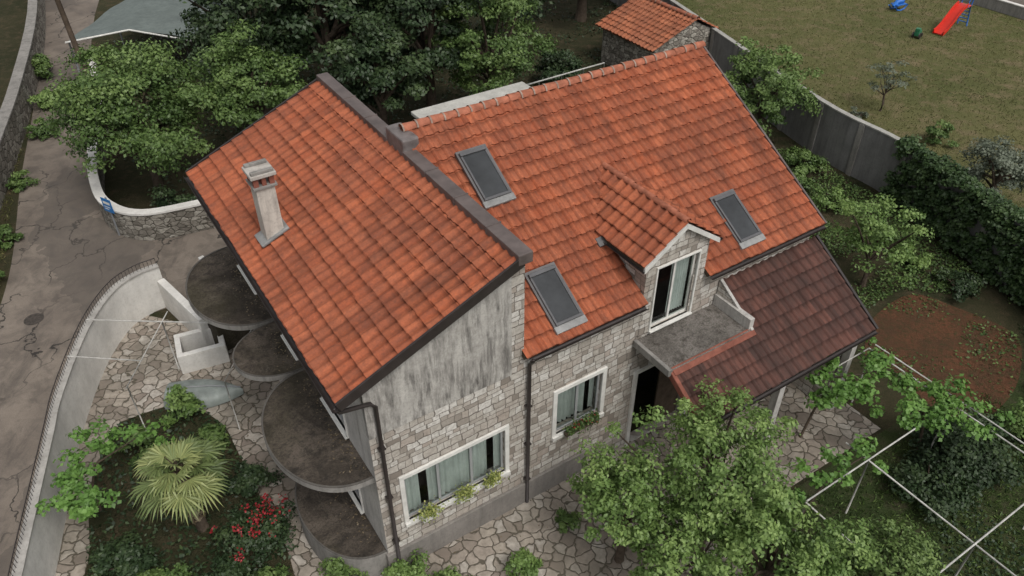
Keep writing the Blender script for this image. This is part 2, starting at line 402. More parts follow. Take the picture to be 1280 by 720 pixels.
def ridge_caps(name, parent, p0, p1, r=0.13, mat=RIDGE, step=0.38, mortar=True):
    p0, p1 = Vector(p0), Vector(p1); d = (p1 - p0); L = d.length; d.normalize()
    side = d.cross(Vector((0, 0, 1))).normalized(); up = side.cross(d)
    n = int(L / step); vs, fs = [], []; mv, mf = [], []
    for i in range(n):
        a = p0 + d * (i * L / n); b = p0 + d * ((i + 1) * L / n + 0.03)
        jz = random.uniform(-0.012, 0.012)
        o = len(vs)
        for q, (pt, rr) in enumerate(((a, r * 1.10), (b, r * 0.94))):
            for k in range(9):
                t = math.pi * k / 8
                vs.append(pt + side * math.cos(t) * rr + up * (math.sin(t) * rr + jz))
        for k in range(8): fs.append((o + k, o + k + 1, o + 9 + k + 1, o + 9 + k))
        if mortar and random.random() < 0.85:
            o2 = len(mv)
            for pt in (a - d * 0.025, a + d * 0.02):
                for k in range(9):
                    t = math.pi * k / 8
                    mv.append(pt + side * math.cos(t) * r * 1.16 + up * (math.sin(t) * r * 1.15 + jz))
            for k in range(8): mf.append((o2 + k, o2 + k + 1, o2 + 9 + k + 1, o2 + 9 + k))
    mesh(name, vs, fs, mat, parent, True)
    if mortar: mesh(name + '_mortar', mv, mf, MORT, parent, True)
def gutter(name, parent, p0, p1, r=0.075, mat=None):
    p0, p1 = Vector(p0), Vector(p1); d = (p1 - p0).normalized(); side = d.cross(Vector((0, 0, 1))).normalized()
    vs, fs = [], []
    for pt in (p0, p1):
        for rr in (r, r * 0.86):
            for k in range(9):
                t = math.pi * k / 8
                vs.append(pt + side * math.cos(t) * rr - Vector((0, 0, 1)) * math.sin(t) * rr)
    for g in (0, 9):
        for k in range(8): fs.append((g + k, g + k + 1, 18 + g + k + 1, 18 + g + k))
    fs += [(0, 9, 27, 18), (8, 17, 35, 26)]
    return mesh(name, vs, fs, mat or DARKM, parent, True)
def wall_grid(name, parent, axis, fixed, inw, a0, a1, z0, z1, ops, mat, depth=0.28, bare=()):
    def P(a, d, z):
        return (a, fixed + inw * d, z) if axis == 'x' else (fixed + inw * d, a, z)
    allo = list(ops) + list(bare)
    A = sorted(set([a0, a1] + [o[0] for o in allo] + [o[1] for o in allo])); A = [a for a in A if a0 <= a <= a1]
    Z = sorted(set([z0, z1] + [o[2] for o in allo] + [o[3] for o in allo])); Z = [z for z in Z if z0 <= z <= z1]
    vs, fs = [], []
    def quad(*p):
        o = len(vs); vs.extend(p); fs.append((o, o + 1, o + 2, o + 3))
    for i in range(len(A) - 1):
        for j in range(len(Z) - 1):
            ca, cz = (A[i] + A[i + 1]) / 2, (Z[j] + Z[j + 1]) / 2
            if any(o[0] < ca < o[1] and o[2] < cz < o[3] for o in allo): continue
            quad(P(A[i], 0, Z[j]), P(A[i + 1], 0, Z[j]), P(A[i + 1], 0, Z[j + 1]), P(A[i], 0, Z[j + 1]))
    for o in ops:
        x0, x1, y0, y1 = o
        quad(P(x0, 0, y0), P(x1, 0, y0), P(x1, depth, y0), P(x0, depth, y0))
        quad(P(x0, 0, y1), P(x1, 0, y1), P(x1, depth, y1), P(x0, depth, y1))
        quad(P(x0, 0, y0), P(x0, depth, y0), P(x0, depth, y1), P(x0, 0, y1))
        quad(P(x1, 0, y0), P(x1, depth, y0), P(x1, depth, y1), P(x1, 0, y1))
    return mesh(name, vs, fs, mat, parent)
def window_unit(name, parent, axis, fixed, inw, a0, a1, z0, z1, panes=3, surround=0.1, curtain=True, frame_mat=None, ft=0.06, cset=0.24):
    e = empty(name, parent=parent)
    def R(x0, x1, d0, d1, q0, q1):
        if axis == 'x':
            ya, yb = fixed + inw * d0, fixed + inw * d1
            return (x0, x1, min(ya, yb), max(ya, yb), q0, q1)
        xa, xb = fixed + inw * d0, fixed + inw * d1
        return (min(xa, xb), max(xa, xb), x0, x1, q0, q1)
    s = surround
    if s > 0:
        boxes('surround', [R(a0 - s, a1 + s, -0.05, 0.05, z1, z1 + s), R(a0 - s, a1 + s, -0.10, 0.06, z0 - s, z0),
                           R(a0 - s, a0, -0.045, 0.05, z0, z1), R(a1, a1 + s, -0.045, 0.05, z0, z1)], WPAINT, e, bevel=0.01)
    fm = frame_mat or GREYFR; t = ft
    L = [R(a0, a1, 0.08, 0.15, z0, z0 + t), R(a0, a1, 0.08, 0.15, z1 - t, z1), R(a0, a0 + t, 0.085, 0.145, z0 + t, z1 - t), R(a1 - t, a1, 0.085, 0.145, z0 + t, z1 - t)]
    for i in range(1, panes):
        c = a0 + (a1 - a0) * i / panes
        L.append(R(c - t * .6, c + t * .6, 0.088, 0.142, z0 + t, z1 - t))
    boxes('frame', L, fm, e)
    def P(a, d, z): return (a, fixed + inw * d, z) if axis == 'x' else (fixed + inw * d, a, z)
    mesh('glass', [P(a0 + t, .11, z0 + t), P(a1 - t, .11, z0 + t), P(a1 - t, .11, z1 - t), P(a0 + t, .11, z1 - t)], [(0, 1, 2, 3)], GLASS, e)
    boxes('room_back', [R(a0 - 0.3, a1 + 0.3, 0.9, 0.95, z0 - 0.3, z1 + 0.3), R(a0 - 0.3, a1 + 0.3, 0.3, 0.899, z0 - 0.35, z0 - 0.3)], INTER, e)
    if curtain:
        vs, fs = [], []
        n = int((a1 - a0) * 45)
        for i in range(n + 1):
            a = a0 + 0.03 + (a1 - a0 - 0.06) * i / n
            d = cset + 0.035 * math.sin(a * 38 + 1.5 * math.sin(a * 5)) + 0.015 * math.sin(a * 81)
            for z in (z0 + 0.02, z1 - 0.01):
                vs.append(P(a, d, z))
        for i in range(n):
            if math.sin(a0 * 3 + i / n * 9) > 0.95: continue
            fs.append((2 * i, 2 * i + 2, 2 * i + 3, 2 * i + 1))
        mesh('curtain', vs, fs, CURT, e, True)
    return e

def leaf_mesh(name, ctr, nrm, size, rnd, mat, parent=None, elong=1.7):
    n = len(ctr)
    nrm = nrm / (np.linalg.norm(nrm, axis=1, keepdims=True) + 1e-9)
    r = RNG.normal(size=(n, 3)); t1 = r - (r * nrm).sum(1, keepdims=True) * nrm
    t1 /= np.linalg.norm(t1, axis=1, keepdims=True) + 1e-9
    t2 = np.cross(nrm, t1)
    L = (size * RNG.uniform(0.7, 1.3, n))[:, None]; Wd = L / elong
    V = np.stack([ctr - t1 * L / 2, ctr + t2 * Wd / 2 + t1 * L * 0.08, ctr + t1 * L / 2 - nrm * L * 0.12, ctr - t2 * Wd / 2 + t1 * L * 0.08], axis=1).reshape(-1, 3)
    me = bpy.data.meshes.new(name)
    me.vertices.add(4 * n); me.vertices.foreach_set('co', V.astype(np.float32).ravel())
    me.loops.add(4 * n); me.loops.foreach_set('vertex_index', np.arange(4 * n, dtype=np.int32))
    me.polygons.add(n)
    me.polygons.foreach_set('loop_start', np.arange(0, 4 * n, 4, dtype=np.int32))
    me.polygons.foreach_set('loop_total', np.full(n, 4, dtype=np.int32))
    at = me.attributes.new('rnd', 'FLOAT', 'FACE'); at.data.foreach_set('value', np.clip(rnd, 0, 1).astype(np.float32))
    me.update(calc_edges=True)
    me.materials.append(mat)
    ob = bpy.data.objects.new(name, me); C.objects.link(ob)
    if parent: ob.parent = parent
    return ob
def clump_leaves(cc, cr, per, outc, up=0.5, jitter=0.6, cb=None):
    n = len(cc) * per
    d = RNG.normal(size=(n, 3)); d /= np.linalg.norm(d, axis=1, keepdims=True)
    d[:, 2] = np.where(d[:, 2] < -0.3, -d[:, 2] * 0.8, d[:, 2])
    C0 = np.repeat(cc, per, axis=0); R0 = np.repeat(cr, per)[:, None]
    pos = C0 + d * R0 * RNG.uniform(0.35, 1.12, (n, 1)) * np.array([1.1, 1.1, 0.75])
    outc = np.asarray(outc, dtype=float)
    if outc.ndim == 2: outc = np.repeat(outc, per, axis=0)
    od = C0 - outc; od /= np.linalg.norm(od, axis=1, keepdims=True) + 1e-6
    nr = d * 0.7 + od * 0.35 + np.array([0, 0, up]) + RNG.normal(size=(n, 3)) * jitter
    cbv = RNG.uniform(0.0, 1.0, len(cc)) if cb is None else cb
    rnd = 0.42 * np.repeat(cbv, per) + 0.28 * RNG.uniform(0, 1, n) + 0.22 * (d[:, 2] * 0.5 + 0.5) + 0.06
    return pos, nr, rnd
def tree(name, x, y, h, R, mat, n_cl=70, per=120, leaf=0.16, zf=0.8, trunk_r=0.14, lobes=0.3, low=0.15, lean=(0, 0), crs=(0.15, 0.27)):
    e = empty(name, (x, y, 0))
    ctr = np.array([lean[0], lean[1], h])
    ph = RNG.uniform(0, 6.28, 6)
    d = RNG.normal(size=(n_cl * 3, 3)); d /= np.linalg.norm(d, axis=1, keepdims=True)
    d = d[d[:, 2] > -0.45 - low][:n_cl]
    az = np.arctan2(d[:, 1], d[:, 0])
    lob = 1 + lobes * (0.55 * np.sin(3 * az + ph[0]) + 0.45 * np.sin(5 * az + ph[1] + 2 * d[:, 2]) ) * 0.6 + RNG.normal(0, 0.08, len(d))
    rr = np.power(RNG.uniform(0.12, 1, len(d)), 0.42) * lob * 0.86
    cc = ctr + d * rr[:, None] * R * np.array([1, 1, zf])
    cr = RNG.uniform(crs[0], crs[1], len(d)) * R
    pos, nr, rnd = clump_leaves(cc, cr, per, ctr)
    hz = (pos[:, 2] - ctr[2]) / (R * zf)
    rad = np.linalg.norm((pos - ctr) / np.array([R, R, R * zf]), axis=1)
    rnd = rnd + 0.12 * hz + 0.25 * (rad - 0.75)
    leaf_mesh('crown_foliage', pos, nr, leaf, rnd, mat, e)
    L = []
    top = Vector(tuple(ctr)); b0 = Vector((0, 0, 0)); mid = Vector((lean[0] * 0.4 + random.uniform(-0.1, 0.1), lean[1] * 0.4, h * 0.5))
    L.append(([b0, mid * 0.5 + Vector((0.05, 0, 0)), mid, top * 0.55 + mid * 0.45 , top], [trunk_r * 1.35, trunk_r, trunk_r * 0.85, trunk_r * 0.6, trunk_r * 0.3]))
    for k in range(14):
        q = Vector(tuple(cc[random.randrange(len(cc))])); s = mid.lerp(top, random.uniform(-0.1, 0.6))
        m2 = s.lerp(q, 0.5) + Vector((random.uniform(-.15, .15), random.uniform(-.15, .15), 0.12 * R * random.random()))
        L.append(([s, m2, q], [trunk_r * 0.5, trunk_r * 0.32, trunk_r * 0.1]))
    tubes('trunk_and_limbs', L, BARK, e, 7)
    return e
def bush(name, x, y, r, h, mat, n_cl=16, per=90, leaf=0.12, rx=1.0, ry=1.0, rot=0.0):
    e = empty(name, (x, y, 0), rot)
    d = RNG.normal(size=(n_cl, 3)); d /= np.linalg.norm(d, axis=1, keepdims=True); d[:, 2] = np.abs(d[:, 2])
    rr = RNG.uniform(0.35, 0.95, n_cl)[:, None]
    cc = d * rr * np.array([r * rx, r * ry, h * 0.85]) + np.array([0, 0, h * 0.12])
    cr = RNG.uniform(0.22, 0.38, n_cl) * min(r, h)
    pos, nr, rnd = clump_leaves(cc, cr, per, np.array([0, 0, h * 0.2]))
    pos[:, 2] = np.maximum(pos[:, 2], 0.03)
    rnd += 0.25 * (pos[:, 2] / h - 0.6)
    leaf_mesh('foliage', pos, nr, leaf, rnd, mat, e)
    L = []
    for k in range(6):
        q = Vector(tuple(cc[k % n_cl])); L.append(([Vector((0, 0, 0)), q * 0.5 + Vector((0, 0, 0.1)), q], [0.035, 0.025, 0.01]))
    tubes('stems', L, BARK, e, 5)
    return e
def in_poly(P, poly):
    x, y = P[:, 0], P[:, 1]; ins = np.zeros(len(P), bool); n = len(poly); j = n - 1
    for i in range(n):
        xi, yi = poly[i]; xj, yj = poly[j]
        c = ((yi > y) != (yj > y)) & (x < (xj - xi) * (y - yi) / (yj - yi + 1e-12) + xi)
        ins ^= c; j = i
    return ins
def sample(poly, n):
    a = np.array(poly); lo, hi = a.min(0), a.max(0)
    P = RNG.uniform(lo, hi, (n * 3, 2)); P = P[in_poly(P, poly)]
    return P[:n]
def cover(name, poly, n, mat, leaf=0.12, hmax=0.25, patch=0.0):
    P = sample(poly, n)
    if patch > 0:
        f = np.sin(P[:, 0] * 1.3 + 1.7 * np.sin(P[:, 1] * 0.9)) + np.sin(P[:, 1] * 1.7 + 2.0 * np.sin(P[:, 0] * 0.6))
        P = P[f > patch * 2 - 1.2 + RNG.normal(0, 0.4, len(P))]
    z = RNG.uniform(0.02, hmax, len(P)) * (0.5 + 0.5 * np.sin(P[:, 0] * 2.1) * np.sin(P[:, 1] * 1.8))
    pos = np.column_stack([P, np.maximum(z, 0.03)])
    nr = RNG.normal(size=(len(P), 3)) * 0.55 + np.array([0, 0, 1.0])
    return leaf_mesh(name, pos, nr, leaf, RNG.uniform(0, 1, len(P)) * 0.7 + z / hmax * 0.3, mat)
def grass(name, poly, n, mat, h=0.12):
    P = sample(poly, n)
    f = 0.45 + 0.28 * np.sin(P[:, 0] * 0.5 + 1.3 * np.sin(P[:, 1] * 0.35)) * np.sin(P[:, 1] * 0.41 + 1.1 * np.sin(P[:, 0] * 0.3)) + RNG.uniform(-0.4, 0.4, len(P))
    pos = np.column_stack([P, np.full(len(P), h * 0.4)])
    nr = RNG.normal(size=(len(P), 3)); nr[:, 2] *= 0.25
    return leaf_mesh(name, pos, nr, h, f, mat, None, 3.5)
def sheet(name, pts, z, mat):
    return mesh(name, [(p[0], p[1], z) for p in pts], [tuple(range(len(pts)))], mat)
TH = math.radians(33.0); ct, st = math.cos(TH), math.sin(TH)
def HW(hx, hy):  # house frame -> world
    return (hx * ct - hy * st, hx * st + hy * ct)
def wall_line(name, pts, th, h, mat, cop=None, coph=0.06, parent=None, z0=0.0):
    e = parent or empty(name)
    n = len(pts); P = [Vector((p[0], p[1], 0)) for p in pts]; Ls = []
    for i in range(n):
        d = (P[min(i + 1, n - 1)] - P[max(i - 1, 0)]).normalized(); s = Vector((-d.y, d.x, 0))
        Ls.append(s)
    def strip(nm, t, za, zb, m):
        vs, fs = [], []
        for i in range(n):
            for sg in (1, -1):
                q = P[i] + Ls[i] * sg * t / 2
                vs += [(q.x, q.y, za), (q.x, q.y, zb)]
        for i in range(n - 1):
            a = 4 * i; b = a + 4
            fs += [(a, b, b + 1, a + 1), (a + 2, a + 3, b + 3, b + 2), (a + 1, b + 1, b + 3, a + 3), (a, a + 2, b + 2, b)]
        fs += [(0, 1, 3, 2), (4 * n - 4, 4 * n - 2, 4 * n - 1, 4 * n - 3)]
        return mesh(nm, vs, fs, m, e)
    strip('wall_body', th, z0, h, mat)
    if cop: strip('coping', th + 0.08, h + 0.001, h + coph, cop)
    return e
def smooth_line(pts, sub=6):
    out = []; n = len(pts)
    for i in range(n - 1):
        p0, p1, p2, p3 = [Vector(pts[max(0, min(n - 1, k))]) for k in (i - 1, i, i + 1, i + 2)]
        for s in range(sub):
            t = s / sub
            out.append(tuple(0.5 * ((2 * p1) + (-p0 + p2) * t + (2 * p0 - 5 * p1 + 4 * p2 - p3) * t * t + (-p0 + 3 * p1 - 3 * p2 + p3) * t ** 3)))
    out.append(tuple(pts[-1])); return out

# ------------------------------------------------------------ ground sheets
G_BASE = mat_ground('garden_soil_and_moss', [(0.042, 0.046, 0.023), (0.07, 0.064, 0.035), (0.105, 0.08, 0.05)], 0.8)
G_FIELD = mat_ground('lawn', [(0.115, 0.125, 0.048), (0.168, 0.16, 0.070), (0.245, 0.19, 0.115)], 0.38)
G_RED = mat_ground('red_earth', [(0.17, 0.078, 0.045), (0.105, 0.062, 0.038), (0.055, 0.062, 0.027)], 2.4)
G_GRASSD = mat_ground('dark_green_grass', [(0.045, 0.066, 0.024), (0.07, 0.09, 0.034), (0.09, 0.082, 0.05)], 0.8)  # dark green grass with brownish patches, its own colour
sheet('ground', [(-300, -200), (300, -200), (300, 400), (-300, 400)], 0.0, G_BASE)
FIELD = [(10.3, 45.5), (14.2, 33.7), (16.5, 29.3), (18.3, 23.3), (20.6, 16), (24, 5), (60, 5), (60, 47), (33.6, 50.6), (30.9, 55), (25, 66), (12, 66)]
sheet('lawn', FIELD, 0.004, G_FIELD)
RL = smooth_line([(-38, 75), (-32.4, 55), (-25.6, 39.4), (-22.2, 31), (-19.3, 24.3), (-17.9, 20.1), (-15.8, 14), (-14.8, 11), (-13, 3), (-11, -14)])
RR = smooth_line([(-33, 75), (-28.6, 55), (-22.6, 39.4), (-18.7, 31), (-17.4, 28.4), (-13.6, 21.3), (-13.7, 18.5), (-13.1, 15.7), (-12.7, 14.1), (-12.0, 11.66), (-10.6, 7), (-8, -14)])
sheet('road', RL + RR[::-1], 0.008, ASPH)
sheet('driveway', [(-17.6, 28.6), (-15.6, 26.4), (-12.4, 26.9), (-6, 29), (-6, 22), (-10.3, 19.5), (-12.4, 21.6), (-13.5, 20.9), (-15.5, 24)], 0.012, ASPH)
LEFTG = [(-13.2, 21.3), (-13.5, 18.5), (-12.9, 15.7), (-12.5, 14.1), (-11.8, 11.66), (-11.0, 9), (-9.5, 4), (0, 4), HW(3.5, 11), HW(3.5, 21.5)]
sheet('garden_paving', LEFTG, 0.016, PAVE)
sheet('patio_paving', [HW(3.6, 3.0), HW(11, 3.0), HW(11, 7.3), HW(18.0, 7.3), HW(18.0, 11.2), HW(3.6, 11.2)], 0.020, PAVE)
BED = smooth_line([(-11.9, 16.2), (-10.4, 16.9), (-8.9, 16.2), (-8.0, 15.0), (-7.0, 13.5), (-5.7, 11.5), (-5.0, 9), (-5.5, 5), (-9.4, 5), (-10.6, 9.5), (-10.9, 11.5), (-11.6, 13.2), (-12.0, 15)], 5)
BEDO = sheet('planting_bed', BED, 0.024, G_BASE)
VP = smooth_line([(11.8, 19.2), (12.6, 20.9), (14.6, 22.4), (16.0, 21.6), (17.3, 20.2), (16.6, 18.4), (15.4, 17.0), (14.0, 16.2), (13.0, 16.9), (12.6, 18.2)] + [(11.8, 19.2)], 5)[:-1]
sheet('vegetable_plot', VP, 0.010, G_RED)
sheet('dark_green_lawn', [HW(11.2, -4), HW(24, -4), HW(24, 6.6), HW(18.6, 7.2), HW(11.2, 7.2)], 0.006, G_GRASSD)  # dark green grass beside the patio
sheet('back_lane', [(25, 66.5), (31.4, 55.4), (34.0, 51.2), (60, 47.6), (60, 54), (37, 57), (31, 70)], 0.008, ASPH)
mv = [(-16.85 + 0.33 * math.cos(t * math.pi / 14), 21.0 + 0.33 * math.sin(t * math.pi / 14), 0.016) for t in range(28)]
mh = mesh('manhole_cover', mv + [(-16.85 + 0.27 * math.cos(t * math.pi / 14), 21.0 + 0.27 * math.sin(t * math.pi / 14), 0.022) for t in range(28)],
     [(i, (i + 1) % 28, 28 + (i + 1) % 28, 28 + i) for i in range(28)] + [tuple(range(28, 56))], mat_plain('cast_iron', (0.06, 0.05, 0.042), 0.6, 0.4, 0.5, 12))

# ------------------------------------------------------------ HOUSE
H = empty('stone_house', (0, 0, 0), TH)
WF = 11.0
op_big = (4.15, 6.92, 1.72, 3.32)
op_sm = (8.50, 9.95, 2.12, 3.68)
op_dr = (11.2, 13.3, 0.05, 2.95)
wall_grid('front_wall_stone', H, 'x', WF, 1, 3.5, 17.4, 0.0, 5.08, [op_big, op_sm, op_dr], STONE, bare=[(11.45, 12.75, 4.42, 5.08)])
wall_grid('front_wall_stone_top', H, 'x', WF, 1, 7.45, 17.4, 5.08, 5.66, [], STONE, bare=[(11.45, 12.75, 5.08, 5.66)])
def zl(x): return 6.64 + (x - 2.92) * 0.4203
mesh('gable_plaster', [(3.5, 10.975, 5.08), (7.12, 10.975, 5.08), (7.12, 10.975, zl(7.12) - 0.12), (3.5, 10.975, zl(3.5) - 0.12),
                       (3.5, 11.1, 5.08), (7.12, 11.1, 5.08), (7.12, 11.1, zl(7.12) - 0.12), (3.5, 11.1, zl(3.5) - 0.12)],
     [(0, 1, 2, 3), (0, 4, 5, 1), (1, 5, 6, 2), (3, 2, 6, 7), (0, 3, 7, 4)], PLAST, H)
mesh('gable_stone_quoin', [(7.12, 10.985, 5.08), (7.46, 10.985, 5.08), (7.46, 10.985, 8.4), (7.12, 10.985, 8.3), (7.46, 21.3, 5.08), (7.46, 21.3, 8.4)],
     [(0, 1, 2, 3), (1, 4, 5, 2)], STONE, H)
ops_left = [(12.5, 14.0, 3.75, 5.85), (15.7, 16.8, 3.75, 5.85), (19.0, 20.6, 3.75, 5.85), (12.4, 13.9, 0.95, 3.05), (16.0, 17.0, 1.2, 2.6), (19.2, 20.4, 0.1, 2.3)]
wall_grid('side_wall_plaster', H, 'y', 3.5, 1, 11.0, 21.3, 0.0, 6.78, ops_left, SIDEP)
mesh('rear_walls', [(3.5, 21.3, 0), (7.46, 21.3, 0), (7.46, 21.3, 8.4), (3.5, 21.3, 6.78), (17.4, 11, 0), (17.4, 22, 0), (17.4, 22, 5.7), (17.4, 16.5, 8.8), (17.4, 11, 5.6), (7.46, 22, 0), (7.46, 22, 5.7)],
     [(0, 1, 2, 3), (4, 5, 6, 7, 8), (5, 9, 10, 6)], STONE, H)
boxes('plinth', [(3.45, 9.6, 10.93, 11.12, 0, 0.82)], PLINTH, H, bevel=0.015)
window_unit('bay_window', H, 'x', WF, 1, *op_big, panes=3, surround=0.12, cset=0.2)
window_unit('kitchen_window', H, 'x', WF, 1, *op_sm, panes=2, surround=0.13, frame_mat=GREYFR, cset=0.3)
pd = empty('porch_doorway', parent=H)
boxes('jambs', [(11.08, 11.2, 10.94, 11.2, 0.0, 3.05), (13.3, 13.42, 10.94, 11.2, 0.0, 3.05), (11.2, 13.3, 10.94, 11.2, 2.95, 3.05)], WPAINT, pd)
boxes('door_leaf', [(12.35, 13.28, 11.22, 11.27, 0.03, 2.94)], WOOD, pd)
boxes('dark_hall', [(10.9, 13.6, 12.6, 12.65, 0, 3.2), (10.85, 10.9, 11.3, 12.6, 0, 3.2), (13.6, 13.65, 11.3, 12.6, 0, 3.2), (10.9, 13.6, 11.3, 12.6, 3.1, 3.15)], INTER, pd)
for i, o in enumerate(ops_left):
    window_unit('balcony_door', H, 'y', 3.5, 1, *o, panes=2, surround=0.04, curtain=(i % 2 == 0), frame_mat=GREYFR)
fb = empty('window_flower_boxes', parent=H)
for xx, w in ((4.42, .42), (5.45, .38), (6.25, .36)):
    boxes('trough', [(xx, xx + w, 10.72, 10.9, 1.70, 1.84)], WPAINT, fb, bevel=0.01)
    n = 420; p = np.column_stack([RNG.normal(xx + w / 2, w * 0.36, n), RNG.normal(10.79, 0.08, n), RNG.normal(1.94, 0.08, n)])
    leaf_mesh('sill_plant', p, RNG.normal(size=(n, 3)) + [0, -0.3, 0.8], 0.07, RNG.uniform(0, 1, n), L_YEL, fb)
boxes('trough', [(8.7, 9.8, 10.76, 10.9, 2.1, 2.22)], WOOD, fb, bevel=0.01)
n = 500; p = np.column_stack([RNG.uniform(8.7, 9.8, n), RNG.normal(10.80, 0.08, n), RNG.normal(2.30, 0.09, n)])
leaf_mesh('sill_plant', p, RNG.normal(size=(n, 3)) + [0, -0.3, 0.8], 0.08, RNG.uniform(0, 0.8, n), L_MID, fb)
n = 40; p = np.column_stack([RNG.uniform(8.8, 9.7, n), RNG.normal(10.78, 0.07, n), RNG.normal(2.4, 0.06, n)])
leaf_mesh('sill_blossom', p, RNG.normal(size=(n, 3)) + [0, -0.3, 0.8], 0.05, RNG.uniform(0, 1, n), L_RED, fb)

# main roof
SL = 3.35 / 5.7
cs = 1 / math.hypot(1, SL); sn = SL * cs
mlen = math.hypot(5.7, 3.35)
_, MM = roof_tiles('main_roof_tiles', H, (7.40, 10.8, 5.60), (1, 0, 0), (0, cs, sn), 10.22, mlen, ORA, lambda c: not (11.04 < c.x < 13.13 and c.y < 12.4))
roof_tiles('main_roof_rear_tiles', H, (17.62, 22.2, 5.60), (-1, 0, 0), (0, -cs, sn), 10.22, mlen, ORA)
boxes('main_roof_deck', [(0, 3.6, 0.02, mlen, -0.14, -0.02), (5.76, 10.2, 0.02, mlen, -0.14, -0.02), (3.6, 5.76, 1.9, mlen, -0.14, -0.02)], WOOD, H, mtx=MM)
boxes('main_verge_board', [(10.20, 10.26, -0.02, mlen, -0.16, 0.075)], FLASH, H, mtx=MM)
ridge_caps('main_ridge_caps', H, (7.42, 16.5, 8.95), (17.66, 16.5, 8.95), 0.13)
gutter('main_gutter', H, (7.50, 10.74, 5.56), (10.98, 10.74, 5.56)); gutter('main_gutter_right', H, (13.2, 10.74, 5.56), (17.65, 10.74, 5.56))
SKF = mat_plain('skylight_frame', (0.10, 0.10, 0.105), 0.4, 0.5, 0.2); SKG = mat_plain('grey_flashing', (0.13, 0.125, 0.125), 0.5, 0.4)
def skylight(x0, x1, y0, y1):
    e = empty('skylight', parent=H)
    u0, u1 = x0 - 7.40, x1 - 7.40; v0, v1 = (y0 - 10.8) / cs, (y1 - 10.8) / cs
    boxes('apron_flashing', [(u0 - 0.07, u1 + 0.07, v0 - 0.18, v0 - 0.0, 0.035, 0.130)], LEAD, e, mtx=MM, bevel=0.01)
    boxes('frame', [(u0, u1, v0, v0 + 0.07, 0.0, 0.17), (u0, u1, v1 - 0.10, v1, 0.0, 0.20), (u0, u0 + 0.055, v0 + 0.07, v1 - 0.10, 0.0, 0.17), (u1 - 0.055, u1, v0 + 0.07, v1 - 0.10, 0.0, 0.17)], SKF, e, mtx=MM, bevel=0.012)
    boxes('pane', [(u0 + 0.055, u1 - 0.055, v0 + 0.07, v1 - 0.10, 0.0, 0.145)], BLIND, e, mtx=MM)
    boxes('side_flashing', [(u0 - 0.06, u0 - 0.003, v0, v1 + 0.05, 0.03, 0.12), (u1 + 0.003, u1 + 0.06, v0, v1 + 0.05, 0.03, 0.12), (u0 - 0.06, u1 + 0.06, v1 + 0.003, v1 + 0.08, 0.03, 0.13)], SKG, e, mtx=MM)
skylight(8.40, 9.16, 14.22, 15.46); skylight(8.42, 9.18, 11.12, 12.35); skylight(14.53, 15.30, 11.18, 12.40)
boxes('roof_vent', [(3.22, 3.50, 1.80, 2.05, 0.03, 0.12)], SKG, H, mtx=MM, bevel=0.02)

# mono-pitch wing roof
dl = Vector((4.33, 0, 1.82)); ll = dl.length; dl.normalize()
_, ML = roof_tiles('wing_roof_tiles', H, (2.92, 21.55, 6.66), (0, -1, 0), dl, 10.75, ll, ORA)
boxes('wing_roof_deck', [(0.02, 10.72, 0.02, ll, -0.15, -0.02)], WOOD, H, mtx=ML)
boxes('wing_verge_board', [(10.745, 10.80, -0.02, ll, -0.17, 0.07), (-0.06, -0.005, -0.02, ll, -0.17, 0.07)], DARKM, H, mtx=ML)
gutter('wing_gutter', H, (2.86, 10.76, 6.58), (2.86, 21.6, 6.58), 0.08)
boxes('parapet_flashing', [(7.14, 7.50, 10.74, 16.0, 8.36, 8.63), (7.14, 7.50, 16.9, 21.6, 8.36, 8.63)], FLASH, H, bevel=0.02)
boxes('parapet_flashing_seams', [(7.125, 7.515, y, y + 0.03, 8.37, 8.645) for y in (12.0, 13.4, 14.8, 18.2, 19.6)], FLASH, H)
boxes('ridge_saddle_flashing', [(7.16, 7.62, 15.95, 16.95, 8.4, 8.93)], mat_plain('zinc_grey', (0.16, 0.14, 0.135), 0.5, 0.5, 0.5), H, bevel=0.05)
ch = empty('chimney', parent=H)
box('stack', 3.56, 4.02, 16.44, 16.92, 6.7, 8.48, mat_plaster('chimney_render', (0.60, 0.56, 0.50), (0.2, 0.18, 0.16), 0.6), ch, bevel=0.02)
boxes('cap_slab', [(3.50, 4.08, 16.38, 16.98, 8.47, 8.54)], CONC, ch, bevel=0.015)
boxes('cap_bricks', [(3.54, 3.66, 16.42, 16.54, 8.54, 8.76), (3.92, 4.04, 16.42, 16.54, 8.54, 8.76), (3.54, 3.66, 16.82, 16.94, 8.54, 8.76), (3.92, 4.04, 16.82, 16.94, 8.54, 8.76), (3.74, 3.84, 16.42, 16.94, 8.54, 8.76)], RIDGE2, ch)
boxes('cap_top', [(3.48, 4.10, 16.36, 17.0, 8.76, 8.86)], mat_plaster('cap_render', (0.50, 0.47, 0.43), (0.2, 0.17, 0.15), 0.6), ch, bevel=0.02)
boxes('cap_rim', [(3.52, 4.06, 16.40, 16.50, 8.86, 8.94), (3.52, 4.06, 16.86, 16.96, 8.86, 8.94)], CONC, ch, bevel=0.015)
boxes('chimney_skirt', [(4.60, 5.18, 0.55, 1.35, 0.05, 0.125)], LEAD, ch, mtx=ML, bevel=0.02)
